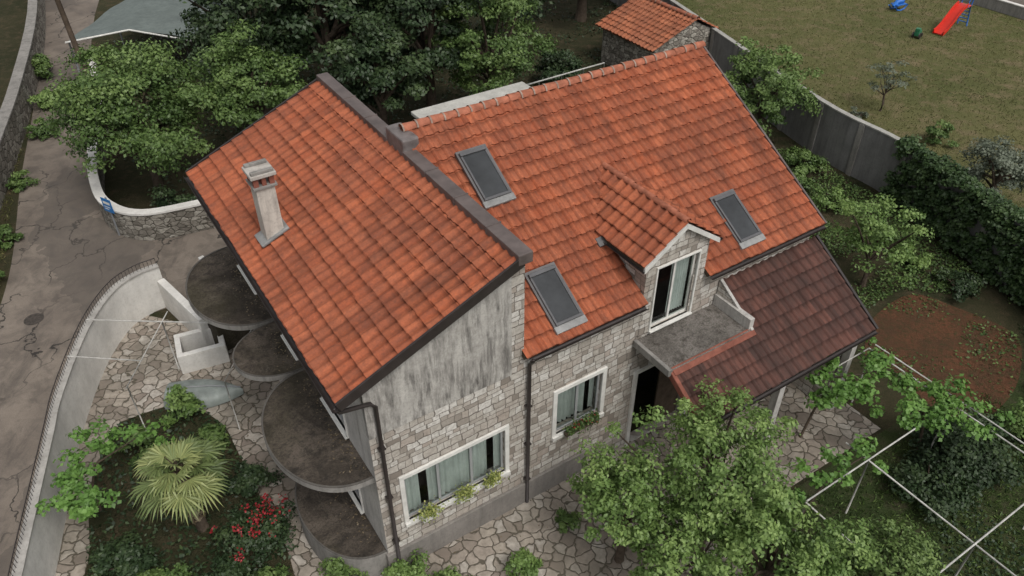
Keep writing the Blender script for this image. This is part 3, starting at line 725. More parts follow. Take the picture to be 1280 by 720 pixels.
# dormer
D = empty('dormer', parent=H)
dx0, dx1, dxc = 11.05, 13.12, 12.09
wall_grid('dormer_front', D, 'x', 10.985, 1, dx0, dx1, 4.3, 6.72, [(11.42, 12.80, 4.42, 6.42)], STONE, 0.2)
mesh('dormer_body', [(dx0, 10.985, 6.72), (dx1, 10.985, 6.72), (dxc, 10.985, 7.48), (dx0, 10.985, 5.3), (dx0, 12.9, 5.3), (dx0, 12.9, 6.78), (dx1, 10.985, 5.3), (dx1, 12.9, 5.3), (dx1, 12.9, 6.78), (dx0, 10.985, 6.78), (dx1, 10.985, 6.78)],
     [(0, 1, 2), (3, 4, 5, 9), (6, 10, 8, 7)], STONE, D)
window_unit('dormer_door', D, 'x', 10.985, 1, 11.42, 12.80, 4.42, 6.42, panes=2, surround=0.05, curtain=False, frame_mat=WPAINT, ft=0.055)
mesh('half_curtain', [(12.15 + 0.62 * i / 24, 11.22 + 0.02 * math.sin(i * 1.9), zz_) for i in range(25) for zz_ in (4.5, 6.36)], [(2 * i, 2 * i + 2, 2 * i + 3, 2 * i + 1) for i in range(24)], CURT, D, True)
dw = Vector((1.24, 0, 0.87)); dlen = dw.length; dw.normalize()
roof_tiles('dormer_left_tiles', D, (10.85, 14.3, 6.73), (0, -1, 0), dw, 3.45, dlen, ORA)
roof_tiles('dormer_right_tiles', D, (13.33, 10.85, 6.73), (0, 1, 0), (-dw.x, 0, dw.z), 3.45, dlen, ORA)
for nm, ox in (('left', 10.85), ('right', 13.33)):
    a = Vector((ox, 0, 6.73)); b = Vector((12.09, 0, 7.60))
    vs = []
    for y in (10.84, 10.90):
        vs += [(a.x, y, a.z - 0.03), (b.x, y, b.z - 0.03), (b.x, y, b.z - 0.17), (a.x, y, a.z - 0.17)]
    mesh('barge_board_' + nm, vs, [(0, 1, 2, 3), (4, 7, 6, 5), (0, 4, 5, 1), (3, 2, 6, 7), (0, 3, 7, 4)], WPAINT, D)
    vs = []
    for y in (10.905, 13.9):
        vs += [(a.x, y, a.z - 0.03), (b.x, y, b.z - 0.03), (b.x, y, b.z - 0.10), (a.x, y, a.z - 0.10)]
    mesh('dormer_deck_' + nm, vs, [(0, 1, 2, 3), (0, 4, 5, 1), (3, 2, 6, 7), (0, 3, 7, 4)], WOOD, D)
ridge_caps('dormer_ridge_caps', D, (dxc, 10.86, 7.62), (dxc, 14.1, 7.62), 0.085, mortar=False)
gutter('dormer_gutter_left', D, (10.82, 10.84, 6.66), (10.82, 12.7, 6.66), 0.06); gutter('dormer_gutter_right', D, (13.37, 10.84, 6.66), (13.37, 12.7, 6.66), 0.06)
# terrace
box('terrace_slab', 10.93, 13.86, 9.62, 10.98, 4.08, 4.28, TERR, H, bevel=0.02)
boxes('terrace_edge', [(10.88, 10.99, 9.60, 10.97, 4.10, 4.33)], CONC, H, bevel=0.02)
boxes('terrace_side_wall', [(13.72, 13.88, 9.66, 10.97, 4.28, 4.62)], SIDEP, H)
mesh('terrace_side_gable', [(13.80, 9.66, 4.2), (13.80, 10.97, 4.2), (13.80, 10.97, 5.02), (13.80, 9.66, 4.22), (13.89, 9.66, 4.2), (13.89, 10.97, 4.2), (13.89, 10.97, 5.06), (13.89, 9.66, 4.24)],
     [(0, 1, 2, 3), (3, 2, 6, 7), (4, 7, 6, 5), (0, 3, 7, 4)], STONE, H)
boxes('terrace_gable_cap', [(0, 1.58, -0.05, 0.04, 0.0, 0.05)], SIDEP, H, mtx=frame((13.83, 9.62, 4.24), (0, 1, 0.62), (-1, 0, 0)), bevel=0.01)
# brown lean-to roof
bs = 0.63; bc = 1 / math.hypot(1, bs); bsn = bs * bc
blen = 2.62 / bc
_, MB = roof_tiles('porch_roof_tiles', H, (11.07, 8.4, 3.35), (1, 0, 0), (0, bc, bsn), 6.62, blen, BRN, lambda c: c.x > 13.93 or c.y < 9.62)
boxes('porch_roof_deck', [(0, 6.6, 0.02, 1.26 / bc, -0.13, -0.02), (2.86, 6.6, 1.26 / bc, blen, -0.13, -0.02)], WOOD, H, mtx=MB)
boxes('porch_top_verge', [(-0.04, 2.83, 1.36, 1.60, 0.01, 0.12)], RIDGE2, H, mtx=MB, bevel=0.02)
boxes('porch_left_verge', [(-0.10, 0.02, -0.03, 1.5, -0.12, 0.09)], RIDGE2, H, mtx=MB, bevel=0.02)
boxes('porch_right_verge', [(6.60, 6.68, -0.03, blen, -0.14, 0.09)], DARKM, H, mtx=MB)
gutter('porch_gutter', H, (11.0, 8.33, 3.30), (17.75, 8.33, 3.30), 0.07)
boxes('porch_posts', [(11.2, 11.42, 8.62, 8.84, 0, 3.25), (14.3, 14.52, 8.62, 8.84, 0, 3.25), (17.3, 17.52, 8.62, 8.84, 0, 3.25), (11.2, 17.52, 8.6, 8.86, 3.1, 3.3)], SIDEP, H)
boxes('porch_side_wall', [(17.25, 17.45, 8.9, 11.0, 0, 3.4)], STONE, H)
tubes('front_downpipe', [([(7.57, 10.74, 5.5), (7.57, 10.90, 5.25), (7.57, 10.90, 0.05)], 0.05)], DARKM, H)
tubes('corner_downpipe', [([(2.88, 10.84, 6.52), (2.95, 10.86, 6.38), (3.62, 10.88, 6.22), (3.72, 10.90, 6.05), (3.72, 10.90, 0.1)], 0.05)], DARKM, H)
boxes('downpipe_brackets', [(7.49, 7.65, 10.86, 11.0, z, z + 0.04) for z in (1, 2.4, 3.8)] + [(3.64, 3.80, 10.86, 10.99, z, z + 0.04) for z in (1.3, 3.0, 4.7)], DARKM, H)
KERB = mat_plaster('kerb_concrete', (0.13, 0.12, 0.108), (0.05, 0.046, 0.042), 0.6)
def balcony(name, yc, r, d, ztop, th, zbot=None, mat=SLAB):
    e = empty(name, parent=H)
    N = 36; zb = ztop - th if zbot is None else zbot
    arc = [(3.5 - d * abs(math.sin(math.pi * i / N)) ** 0.85, yc - r * math.cos(math.pi * i / N)) for i in range(N + 1)]
    vs = [(x, y, ztop) for x, y in arc] + [(x, y, zb) for x, y in arc]
    n = N + 1
    mesh('slab', vs, [tuple(range(n))[::-1], tuple(range(n, 2 * n))], mat, e)
    mesh('slab_edge', vs, [(i, i + 1, n + i + 1, n + i) for i in range(N)], CONC, e)
    vo = []
    for x, y in arc:
        k = 0.975
        xi, yi = 3.5 + (x - 3.5) * k, yc + (y - yc) * k
        vo += [(x - 0.0, y, ztop + 0.003), (x, y, ztop + 0.02), (xi, yi, ztop + 0.02), (xi, yi, ztop + 0.003)]
    fs = []
    for i in range(N):
        for a in range(3): fs.append((4 * i + a, 4 * i + a + 1, 4 * i + 5 + a, 4 * i + 4 + a))
    mesh('edge_kerb', vo, fs, KERB, e)
    k = int(60 * r); p = np.column_stack([3.5 - np.abs(RNG.normal(0, 0.25, k)) - 0.05, yc + RNG.uniform(-r * 0.85, r * 0.85, k), np.full(k, ztop + 0.012)])
    leaf_mesh('leaf_litter', p, RNG.normal(size=(k, 3)) * 0.2 + [0, 0, 1], 0.06, RNG.uniform(0, 1, k), L_DRY, e)
balcony('balcony', 13.2, 2.1, 1.72, 3.69, 0.16)
balcony('balcony', 16.45, 1.12, 1.50, 3.69, 0.16)
balcony('balcony', 19.75, 2.1, 1.78, 3.69, 0.16)
balcony('ground_terrace', 13.0, 1.95, 1.45, 0.88, 0.16, 0.0)
# outbuilding behind
O = empty('flat_roof_outbuilding', (0, 0, 0), TH)
box('walls', 12.9, 18.0, 24.7, 27.0, 0, 3.6, WHITE, O)
box('flat_roof', 12.7, 18.2, 24.5, 27.2, 3.6, 3.76, mat_plaster('pale_roof_screed', (0.55, 0.54, 0.50), (0.25, 0.24, 0.22), 0.3), O, bevel=0.03)
S = empty('garden_shed', (0, 0, 0), TH)
sv = [(28.4, 29.8, 0), (32.5, 29.8, 0), (32.5, 29.8, 2.45), (31.0, 29.8, 3.2), (28.4, 29.8, 2.2), (28.4, 34.2, 0), (32.5, 34.2, 0), (32.5, 34.2, 2.45), (31.0, 34.2, 3.2), (28.4, 34.2, 2.2)]
mesh('shed_walls', sv, [(0, 1, 2, 3, 4), (0, 4, 9, 5), (1, 6, 7, 2), (5, 9, 8, 7, 6)], mat_rubble('shed_stone', 1.8, 3.0), S)
a = Vector((3.0, 0, 1.14)); al = a.length; a.normalize()
roof_tiles('shed_left_tiles', S, (28.05, 34.5, 2.15), (0, -1, 0), a, 4.9, al, SHD)
b_ = Vector((-1.8, 0, 0.9)); bl_ = b_.length; b_.normalize()
roof_tiles('shed_right_tiles', S, (32.85, 29.6, 2.40), (0, 1, 0), b_, 4.9, bl_, SHD)
ridge_caps('shed_ridge', S, (31.05, 29.6, 3.33), (31.05, 34.5, 3.33), 0.13)

# ------------------------------------------------------------ walls and fences
FW = smooth_line([(-12.3, 21.85), (-12.9, 21.35), (-13.35, 20.4), (-13.4, 18.5), (-12.95, 15.7), (-12.5, 14.1), (-11.8, 11.66), (-11.3, 9.94), (-9.8, 5), (-8.6, 0)], 5)
fence = wall_line('garden_boundary_wall', FW, 0.16, 1.72, WHITE, mat_plaster('coping_concrete', (0.46, 0.44, 0.41), (0.2, 0.19, 0.17), 0.5), 0.05)
P3 = [Vector((p[0], p[1], 0)) for p in FW]
rails = [([(p.x - 0.04, p.y, z) for p in P3], 0.016) for z in (2.05,)]
pk = []; acc = 0.0
for i in range(len(P3) - 1):
    seg = (P3[i + 1] - P3[i]).length
    while acc < seg:
        q = P3[i].lerp(P3[i + 1], acc / seg); pk.append(([(q.x - 0.04, q.y, 1.76), (q.x - 0.04, q.y, 2.05)], 0.009)); acc += 0.13
    acc -= seg
RAIL = empty('iron_railing')
tubes('rails', rails, DARKM, RAIL, 6); tubes('pickets', pk, DARKM, RAIL, 4)
SWL = smooth_line([(-23.0, 41.5), (-20.4, 36), (-18.6, 31), (-17.35, 28.3), (-16.2, 26.7), (-14.6, 26.0), (-12.4, 26.8), (-9, 28.5), (-5, 31)], 6)
wall_line('curved_stone_wall', SWL, 0.3, 1.2, RUB, WHITE, 0.08)
nb = empty('notice_sign', (-15.9, 26.2, 0), math.radians(-30))
boxes('sign_panel', [(-0.28, 0.28, -0.02, 0.0, 1.15, 1.75)], mat_plain('blue_sign_paint', (0.02, 0.16, 0.42), 0.4, 0.4, 0.1), nb)
boxes('sign_print', [(-0.20, 0.20, -0.024, -0.021, 1.5, 1.62), (-0.20, 0.05, -0.024, -0.021, 1.26, 1.3), (-0.2, 0.16, -0.024, -0.021, 1.36, 1.4)], WPAINT, nb)
boxes('sign_post', [(-0.03, 0.03, 0.001, 0.05, 0.0, 1.8)], GREYM, nb)
wall_line('roadside_stone_wall', smooth_line([(-36, 62), (-29.3, 48), (-25.3, 38), (-23.2, 32), (-21.4, 26.5), (-20.2, 22)], 4), 0.45, 1.5, mat_rubble('grey_stone', 1.1, 2.4), CONC, 0.08)
BW = smooth_line([(6.5, 56), (10.1, 45.5), (14.1, 33.6), (16.36, 29.25), (18.15, 23.3), (20.4, 16), (23.5, 4)], 6)
bw = wall_line('concrete_boundary_wall', BW, 0.18, 2.5, PANEL, mat_plaster('pale_coping', (0.42, 0.41, 0.38), (0.18, 0.17, 0.16), 0.4), 0.06)
Pb = [Vector((p[0], p[1], 0)) for p in BW]; acc = 0.0
vs, fs = [], []
for i in range(len(Pb) - 1):
    seg = (Pb[i + 1] - Pb[i]).length; d = (Pb[i + 1] - Pb[i]).normalized(); s = Vector((-d.y, d.x, 0))
    while acc < seg:
        q = Pb[i].lerp(Pb[i + 1], acc / seg)
        for z in (0, 2.48):
            for aa, bb in ((-1, -1), (1, -1), (1, 1), (-1, 1)):
                w = q + d * 0.13 * aa + s * 0.15 * bb; vs.append((w.x, w.y, z))
        o = len(vs) - 8; fs += [tuple(k + o for k in f) for f in BF]; acc += 2.4
    acc -= seg
mesh('pilasters', vs, fs, CONC, bw)
wall_line('low_lane_wall', [(25.2, 66), (31.0, 55.2), (33.7, 50.9), (60, 47.2)], 0.3, 0.7, CONC, WHITE, 0.06)
ST = empty('outside_stairs', (-12.3, 21.7, 0), math.atan2(-2.0, 2.0))
boxes('parapet', [(0.0, 3.0, -0.13, 0.13, 0.0, 1.25)], WHITE, ST, bevel=0.02)
boxes('steps', [(0.3 + 0.3 * i, 0.6 + 0.3 * i - 0.002, 0.14, 1.45, 0.0, 0.17 * (i + 1)) for i in range(7)], mat_plaster('step_concrete', (0.46, 0.44, 0.41), (0.2, 0.19, 0.17), 0.4), ST, bevel=0.01)
boxes('far_parapet', [(0.0, 2.7, 1.46, 1.66, 0.0, 1.45)], WHITE, ST, bevel=0.02)
boxes('landing', [(2.41, 3.6, 0.14, 1.45, 0.0, 1.19)], SLAB, ST, bevel=0.01)
LWL = empty('basement_light_well', (-10.25, 19.1, 0), math.radians(24))
boxes('well_walls', [(-0.75, 0.75, -0.6, -0.42, 0, 0.75), (-0.75, 0.75, 0.42, 0.6, 0, 0.75), (-0.75, -0.57, -0.42, 0.42, 0, 0.75), (0.57, 0.75, -0.42, 0.42, 0, 0.75)], WHITE, LWL, bevel=0.015)
boxes('well_floor', [(-0.57, 0.57, -0.42, 0.42, 0.0, 0.05)], INTER, LWL)

# ------------------------------------------------------------ white pipe pergolas
PG = empty('vine_pergola', (0, 0, 0), TH)
z = 2.2
rl = [([(18.2, 8.6, z), (18.2, 0.5, z)], 0.022), ([(18.5, 8.6, z), (18.5, 0.5, z)], 0.02), ([(14.65, 6.6, z), (14.65, 0.0, z)], 0.022), ([(12.3, 5.9, z + .05), (18.5, 5.9, z + .05)], 0.022),
      ([(12.3, 3.0, z + .05), (18.5, 3.0, z + .05)], 0.022), ([(12.3, 5.9, z), (12.3, 0.5, z)], 0.02), ([(12.3, 0.5, z + .05), (18.5, 0.5, z + .05)], 0.022), ([(18.2, 8.6, z), (16.5, 8.6, z)], 0.02)]
for px_, py_ in ((18.2, 8.5), (18.2, 5.9), (18.2, 3.0), (14.65, 5.9), (14.65, 3.0), (12.3, 5.9), (12.3, 3.0), (18.2, 0.5), (14.65, 0.5)):
    rl.append(([(px_, py_, 0), (px_, py_, z)], 0.025))
tubes('pipes', rl, PIPEP, PG, 8)
P2 = empty('garden_pipe_frame')
tubes('pipes', [([(-13.3, 18.6, 2.05), (-8.0, 18.4, 2.05)], 0.022), ([(-10.9, 19.0, 2.05), (-10.9, 15.6, 2.05)], 0.016), ([(-13.2, 17.0, 2.0), (-10.9, 16.8, 2.0)], 0.016),
               ([(-10.9, 18.5, 0), (-10.9, 18.5, 2.05)], 0.022), ([(-8.0, 18.4, 0), (-8.0, 18.4, 2.05)], 0.022), ([(-8.0, 18.4, 2.05), (-8.2, 15.9, 2.05)], 0.015), ([(-8.2, 15.9, 0), (-8.2, 15.9, 2.05)], 0.018), ([(-10.9, 15.7, 0), (-10.9, 15.7, 2.05)], 0.018)], PIPEP, P2, 8)
BK = empty('yard_railing')
tubes('rails', [([(0.2, 36.2, 1.9), (4.8, 39.3, 1.9)], 0.04), ([(0.2, 36.2, 0.9), (4.8, 39.3, 0.9)], 0.03), ([(0.2, 36.2, 1.9), (2.6, 33.3, 1.9)], 0.03)] +
      [([(0.2 + 4.6 * k / 4, 36.2 + 3.1 * k / 4, 0), (0.2 + 4.6 * k / 4, 36.2 + 3.1 * k / 4, 1.9)], 0.035) for k in range(5)], PIPEP, BK, 6)

# ------------------------------------------------------------ utility pole
UP = empty('utility_pole', (-21.9, 38.6, 0))
tubes('pole', [([(0, 0, 0), (-0.15, 0, 4), (-0.35, 0, 8.4)], [0.15, 0.13, 0.10])], WOOD, UP, 10)
boxes('crossarm', [(-1.1, 0.4, -0.05, 0.05, 7.7, 7.82)], WOOD, UP)
tubes('insulators', [([(x, 0, 7.82), (x, 0, 8.0)], 0.04) for x in (-1.0, -.35, 0.3)], WPAINT, UP, 8)
tubes('lamp_arm', [([(-0.2, 0, 5.6), (-0.8, -0.4, 6.0), (-1.3, -0.8, 6.0)], 0.025)], GREYM, UP, 6)
boxes('lamp_head', [(-1.65, -1.2, -0.95, -0.72, 5.93, 6.03)], WPAINT, UP, bevel=0.03)
def cat(a, b, sag, n=14):
    a, b = Vector(a), Vector(b); return [a.lerp(b, i / n) - Vector((0, 0, sag * 4 * (i / n) * (1 - i / n))) for i in range(n + 1)]
tubes('overhead_wires', [(cat((-1.0, 0, 8.0), (-14, -10, 7.5), .5), 0.012), (cat((0.3, 0, 8.0), (-14, -9.4, 7.5), .5), 0.012)], DARKM, UP, 4)

# ------------------------------------------------------------ tarpaulin canopy
TC = empty('tarpaulin_canopy', (0, 0, 0))
vs, fs = [], []
nx, ny = 14, 14
for j in range(ny + 1):
    for i in range(nx + 1):
        u, v = i / nx, j / ny
        vs.append((-23.6 + 7.2 * u + 0.4 * v, 40.6 + 9.0 * v + 0.3 * math.sin(u * 3), 2.45 + 0.55 * math.sin(math.pi * u) + 0.05 * math.sin(v * 14) + 0.04 * math.sin(u * 17 + v * 5)))
for j in range(ny):
    for i in range(nx):
        k = j * (nx + 1) + i; fs.append((k, k + 1, k + nx + 2, k + nx + 1))
mesh('tarpaulin', vs, fs, mat_plaster('pale_tarpaulin', (0.17, 0.20, 0.19), (0.09, 0.105, 0.10), 0.5), TC, True)
tubes('canopy_posts', [([(x, y, 0), (x, y, 2.45)], 0.05) for x, y in ((-23.5, 40.7), (-16.5, 40.8), (-23.3, 46), (-16.3, 46), (-23.1, 49), (-16.2, 49))], GREYM, TC, 8)
tubes('front_ridge', [([(-23.6, 40.55, 2.5), (-20.2, 40.9, 3.05), (-16.4, 40.6, 2.5)], 0.05)], WPAINT, TC, 8)

# ------------------------------------------------------------ upturned boat by the paving
UB = empty('upturned_dinghy', (-9.6, 17.25, 0), math.radians(5))
vs, fs = [], []
nx, ns = 16, 12
for i in range(nx + 1):
    t = i / nx; xx = -1.15 + 2.3 * t
    w = 0.58 * (1 - max(0, (t - 0.35) / 0.65) ** 2.2) * (0.82 + 0.18 * min(1, t * 4)) + 0.01
    hh = 0.42 * (1 - 0.35 * t ** 3) * (1 if t < 0.97 else 0.8)
    for k in range(ns + 1):
        a_ = math.pi * k / ns
        vs.append((xx, -w * math.cos(a_), 0.06 + hh * abs(math.sin(a_)) ** 0.7))
for i in range(nx):
    for k in range(ns):
        q = i * (ns + 1) + k; fs.append((q, q + 1, q + ns + 2, q + ns + 1))
fs.append(tuple(range(ns + 1)))
mesh('hull', vs, fs, mat_plain('faded_hull_paint', (0.24, 0.27, 0.255), 0.5, 0.4, 0.4, 2), UB, True)
tubes('keel', [([(-1.1, 0, 0.49), (0.2, 0, 0.49), (1.1, 0, 0.36)], 0.025)], GREYM, UB, 6)

# ------------------------------------------------------------ playground
RED = mat_plain('red_plastic', (0.62, 0.03, 0.015), 0.4, 0.5, 0.1); BLUE = mat_plain('blue_plastic', (0.02, 0.14, 0.5), 0.4, 0.5, 0.1)
SD = empty('playground_slide', (26.6, 48.3, 0), math.radians(38))
vs, fs = [], []
N = 14
for i in range(N + 1):
    t = i / N; x = 2.2 * t
    zz = 0.12 + 1.3 * (t * t * (3 - 2 * t)) * 1.0
    for y, dz in ((-0.30, 0.2), (-0.26, 0.0), (0.26, 0.0), (0.30, 0.2), (0.34, 0.2), (0.34, -0.05), (-0.34, -0.05), (-0.34, 0.2)):
        vs.append((x, y, zz + dz))
for i in range(N):
    for k in range(8): fs.append((8 * i + k, 8 * i + (k + 1) % 8, 8 * i + 8 + (k + 1) % 8, 8 * i + 8 + k))
mesh('chute', vs, fs, RED, SD)
boxes('platform', [(2.2, 2.6, -0.34, 0.34, 1.35, 1.43)], RED, SD, bevel=0.02)
tubes('ladder', [([(2.6, s_, 1.42), (3.05, s_, 0)], 0.04) for s_ in (-0.3, 0.3)] + [([(2.6 + 0.45 * k / 6, -0.3, 1.42 - 1.42 * k / 6), (2.6 + 0.45 * k / 6, 0.3, 1.42 - 1.42 * k / 6)], 0.03) for k in range(1, 6)] +
      [([(2.2, s_, 1.4), (2.22, s_, 1.9), (2.65, s_, 1.9), (2.65, s_, 1.4)], 0.035) for s_ in (-0.32, 0.32)], BLUE, SD, 8)
RK = empty('toy_rocker', (25.9, 53.0, 0), 0.5)
tubes('rocker', [([(-0.6, s_, 0.35), (-0.35, s_, 0.1), (0, s_, 0.03), (0.35, s_, 0.1), (0.6, s_, 0.35)], 0.05) for s_ in (-0.25, 0.25)] + [([(-0.5, 0, 0.3), (-0.2, 0, 0.55), (0.3, 0, 0.55), (0.5, 0, 0.95)], [0.12, 0.16, 0.16, 0.10])], BLUE, RK, 10)
boxes('seat', [(-0.45, 0.45, -0.3, 0.3, 0.36, 0.44)], BLUE, RK, bevel=0.03)
TY = empty('toy_tractor', (25.2, 48.0, 0), 0.9)
boxes('body', [(-0.35, 0.35, -0.14, 0.14, 0.15, 0.4), (-0.35, -0.05, -0.14, 0.14, 0.4, 0.62)], mat_plain('green_plastic', (0.03, 0.16, 0.08), 0.4), TY, bevel=0.03)
tubes('wheels', [([(x, y - 0.04, r), (x, y + 0.04, r)], r) for x, r in ((-0.22, 0.18), (0.25, 0.12)) for y in (-0.2, 0.2)], DARKM, TY, 14)

# ------------------------------------------------------------ palm
PA = empty('fan_palm', (-8.25, 12.45, 0))
tubes('trunk', [([(0, 0, 0), (0.05, 0, 0.9), (0.0, 0, 1.8), (0, 0, 2.35)], [0.17, 0.15, 0.17, 0.13])], BARK, PA, 12)
pv, pf, prnd = [], [], []; stems = []
NF = 36
for f in range(NF):
    az = f * 2.39996 + random.uniform(-.25, .25); el = math.radians(86 - 112 * (f / NF) ** 0.85 + random.uniform(-9, 9))
    d = Vector((math.cos(az) * math.cos(el), math.sin(az) * math.cos(el), math.sin(el)))
    Ls = random.uniform(0.6, 0.95) * (0.55 + 0.45 * f / NF); base = Vector((0, 0, 2.35)); tip = base + d * Ls - Vector((0, 0, 0.05))
    stems.append(([base, base.lerp(tip, 0.5) + Vector((0, 0, 0.05)), tip], [0.02, 0.014, 0.01]))
    d2 = (d + Vector((math.cos(az), math.sin(az), 0)) * 0.5 - Vector((0, 0, 0.3))).normalized()
    side = d2.cross(Vector((0, 0, 1))).normalized(); nrm = side.cross(d2).normalized()
    side = (side + nrm * random.uniform(-0.5, 0.5)).normalized(); nrm = side.cross(d2).normalized()
    NB = 22; fr = 0.66 * random.uniform(0.85, 1.15) * (0.8 + 0.2 * min(1, f / 8)); br = random.uniform(0.15, 1.0) * (0.6 if f > 26 else 1)
    for k in range(NB):
        a_ = math.radians(-110 + 220 * k / (NB - 1))
        bd = (d2 * math.cos(a_) + side * math.sin(a_)).normalized()
        per = (nrm.cross(bd)).normalized(); ln = fr * (1 - 0.3 * abs(a_) / 1.9) * random.uniform(0.92, 1.05)
        w = 0.024
        p0 = tip; p1 = tip + bd * ln * 0.62 - nrm * 0.05 * abs(a_); p2 = tip + bd * ln - Vector((0, 0, 0.22 * random.uniform(0.5, 1.8))) * ln
        o = len(pv)
        pv += [p0 - per * 0.006, p0 + per * 0.006, p1 + per * w + nrm * 0.012 * (-1) ** k, p1 - per * w - nrm * 0.012 * (-1) ** k, p2]
        pf += [(o, o + 1, o + 2, o + 3), (o + 3, o + 2, o + 4)]
        v_ = br * 0.7 + random.uniform(0, 0.3); prnd += [v_, v_]
po = mesh('fronds', pv, pf, L_PALM, PA)
at = po.data.attributes.new('rnd', 'FLOAT', 'FACE'); at.data.foreach_set('value', prnd)
tubes('petioles', stems, WOOD, PA, 5)
n = 500; aa = RNG.uniform(0, 6.28, n); zz = RNG.uniform(0.5, 2.4, n)
leaf_mesh('trunk_fibre', np.column_stack([np.cos(aa) * .17, np.sin(aa) * .17, zz]), np.column_stack([np.cos(aa), np.sin(aa), np.full(n, .8)]), 0.2, RNG.uniform(0, 1, n), L_DRY, PA, 3.0)

# ------------------------------------------------------------ trees
tree('broadleaf_tree', -15.3, 29.4, 3.9, 3.6, L_MID, 150, 170, 0.155, 0.84, 0.2, low=0.3, crs=(0.12, 0.23))
tree('broadleaf_tree', -11.3, 31.8, 3.9, 2.8, L_MID, 85, 160, 0.16, 0.85, 0.18, low=0.3, crs=(0.13, 0.25))
tree('evergreen_tree', -12.4, 37.0, 5.0, 3.6, L_DARK, 90, 160, 0.22, 1.0, 0.25, low=0.4, crs=(0.12, 0.24))
tree('evergreen_tree', -8.6, 36.0, 6.0, 4.1, L_DARK, 110, 170, 0.22, 1.1, 0.28, low=0.4, crs=(0.12, 0.24))
tree('evergreen_tree', -4.0, 36.0, 5.6, 3.5, L_DARK, 100, 170, 0.21, 1.15, 0.26, low=0.4, crs=(0.12, 0.24))
tree('evergreen_tree', -5.8, 32.8, 4.0, 2.4, L_DARK, 70, 160, 0.20, 1.1, 0.2, low=0.4)
tree('evergreen_tree', -1.0, 35.8, 4.6, 3.0, L_MID, 90, 160, 0.17, 1.1, 0.22, low=0.4, crs=(0.12, 0.24))
tree('evergreen_tree', -9.5, 44.0, 6.5, 5.0, L_DARK, 90, 120, 0.31, 1.1, 0.3, low=0.4)
tree('evergreen_tree', -1.5, 44.0, 6.5, 5.0, L_DARK, 90, 120, 0.31, 1.1, 0.3, low=0.4)
tree('evergreen_tree', 4.5, 51.0, 5.5, 4.5, L_DARK, 80, 110, 0.32, 1.0, 0.3, low=0.4)
tree('evergreen_tree', -14.5, 47.0, 5.5, 3.6, L_DARK, 80, 110, 0.29, 1.0, 0.3, low=0.4)
tree('walnut_tree', 11.6, 33.6, 2.9, 2.3, L_MID, 80, 150, 0.15, 0.95, 0.15, low=0.4, crs=(0.12, 0.24))
tree('fruit_tree', 13.0, 22.9, 2.2, 2.05, L_LIGHT, 66, 70, 0.12, 0.95, 0.09, low=0.3, crs=(0.10, 0.22))
tree('olive_tree', 20.2, 28.4, 1.8, 1.7, L_OLIVE, 55, 120, 0.13, 0.85, 0.14, low=0.3)
tree('sapling', 19.1, 37.6, 1.6, 1.3, L_OLIVE, 26, 38, 0.12, 1.0, 0.06, crs=(0.12, 0.22))
tree('sapling', 12.2, 38.8, 2.2, 1.0, L_LIGHT, 22, 60, 0.12, 1.3, 0.06)
tree('plum_tree', 4.8, 11.8, 3.3, 2.05, L_LIGHT, 150, 82, 0.105, 0.9, 0.14, low=0.2, lobes=0.7, crs=(0.08, 0.20))
tree('plum_tree', 2.75, 11.5, 2.6, 1.5, L_LIGHT, 90, 78, 0.105, 0.85, 0.1, low=0.2, lobes=0.7, crs=(0.10, 0.24))
tree('plum_tree', 5.7, 9.8, 3.0, 1.75, L_LIGHT, 110, 78, 0.105, 0.85, 0.12, low=0.2, lobes=0.7, crs=(0.09, 0.22))
tree('plum_tree', 3.7, 9.9, 2.6, 1.4, L_LIGHT, 75, 78, 0.105, 0.85, 0.1, low=0.2, lobes=0.6, crs=(0.10, 0.24))
tree('cherry_tree', 8.6, 9.9, 1.9, 1.5, L_MID, 85, 85, 0.10, 0.7, 0.1, low=0.2, lobes=0.6, crs=(0.10, 0.24))
tree('cherry_tree', 10.0, 8.3, 1.6, 1.3, L_LIGHT, 45, 90, 0.10, 0.7, 0.08, low=0.2)
V = empty('grape_vine')
def vine(pts, n, r, z):
    cc = []
    for (x0, y0), (x1, y1) in pts:
        for k in range(n):
            t = RNG.uniform(); cc.append((x0 + (x1 - x0) * t + RNG.normal(0, r), y0 + (y1 - y0) * t + RNG.normal(0, r), z + RNG.normal(0, 0.14)))
    cc = np.array(cc); return clump_leaves(cc, RNG.uniform(0.14, 0.34, len(cc)), 45, cc.mean(0) - [0, 0, 2])
pos, nr, rnd = vine([((8.0, 15.2), (10.6, 17.0)), ((10.4, 16.8), (11.9, 14.9)), ((9.4, 15.2), (11.0, 14.0)), ((8.6, 14.9), (10.4, 15.6)), ((10.6, 16.6), (12.6, 13.9)), ((11.0, 14.3), (12.3, 14.9)), ((7.6, 12.2), (9.2, 13.2))], 13, 0.28, 2.28)
leaf_mesh('vine_leaves', pos, nr, 0.13, rnd, L_VINE, V, 1.25)
tubes('vine_stems', [([(8.6, 15.6, 0), (8.8, 15.7, 1.2), (9.2, 15.9, 2.2), (11, 16.2, 2.25)], [0.05, 0.04, 0.03, 0.015]), ([(11.9, 15.1, 0), (11.7, 15.1, 1.2), (11.2, 14.8, 2.2), (10.3, 14.3, 2.3)], [0.05, 0.04, 0.03, 0.015]), ([(7.2, 12.0, 0), (7.4, 12.1, 1.2), (7.9, 12.4, 2.2), (9.1, 13.1, 2.25)], [0.05, 0.04, 0.03, 0.015])], BARK, V, 6)
V2 = empty('grape_vine')
pos, nr, rnd = vine([((-11.6, 13.6), (-11.0, 11.8)), ((-11.3, 13.9), (-9.9, 14.2)), ((-11.0, 12.2), (-10.2, 11.6))], 13, 0.25, 1.75)
leaf_mesh('vine_leaves', pos, nr, 0.13, rnd, L_VINE, V2, 1.25)
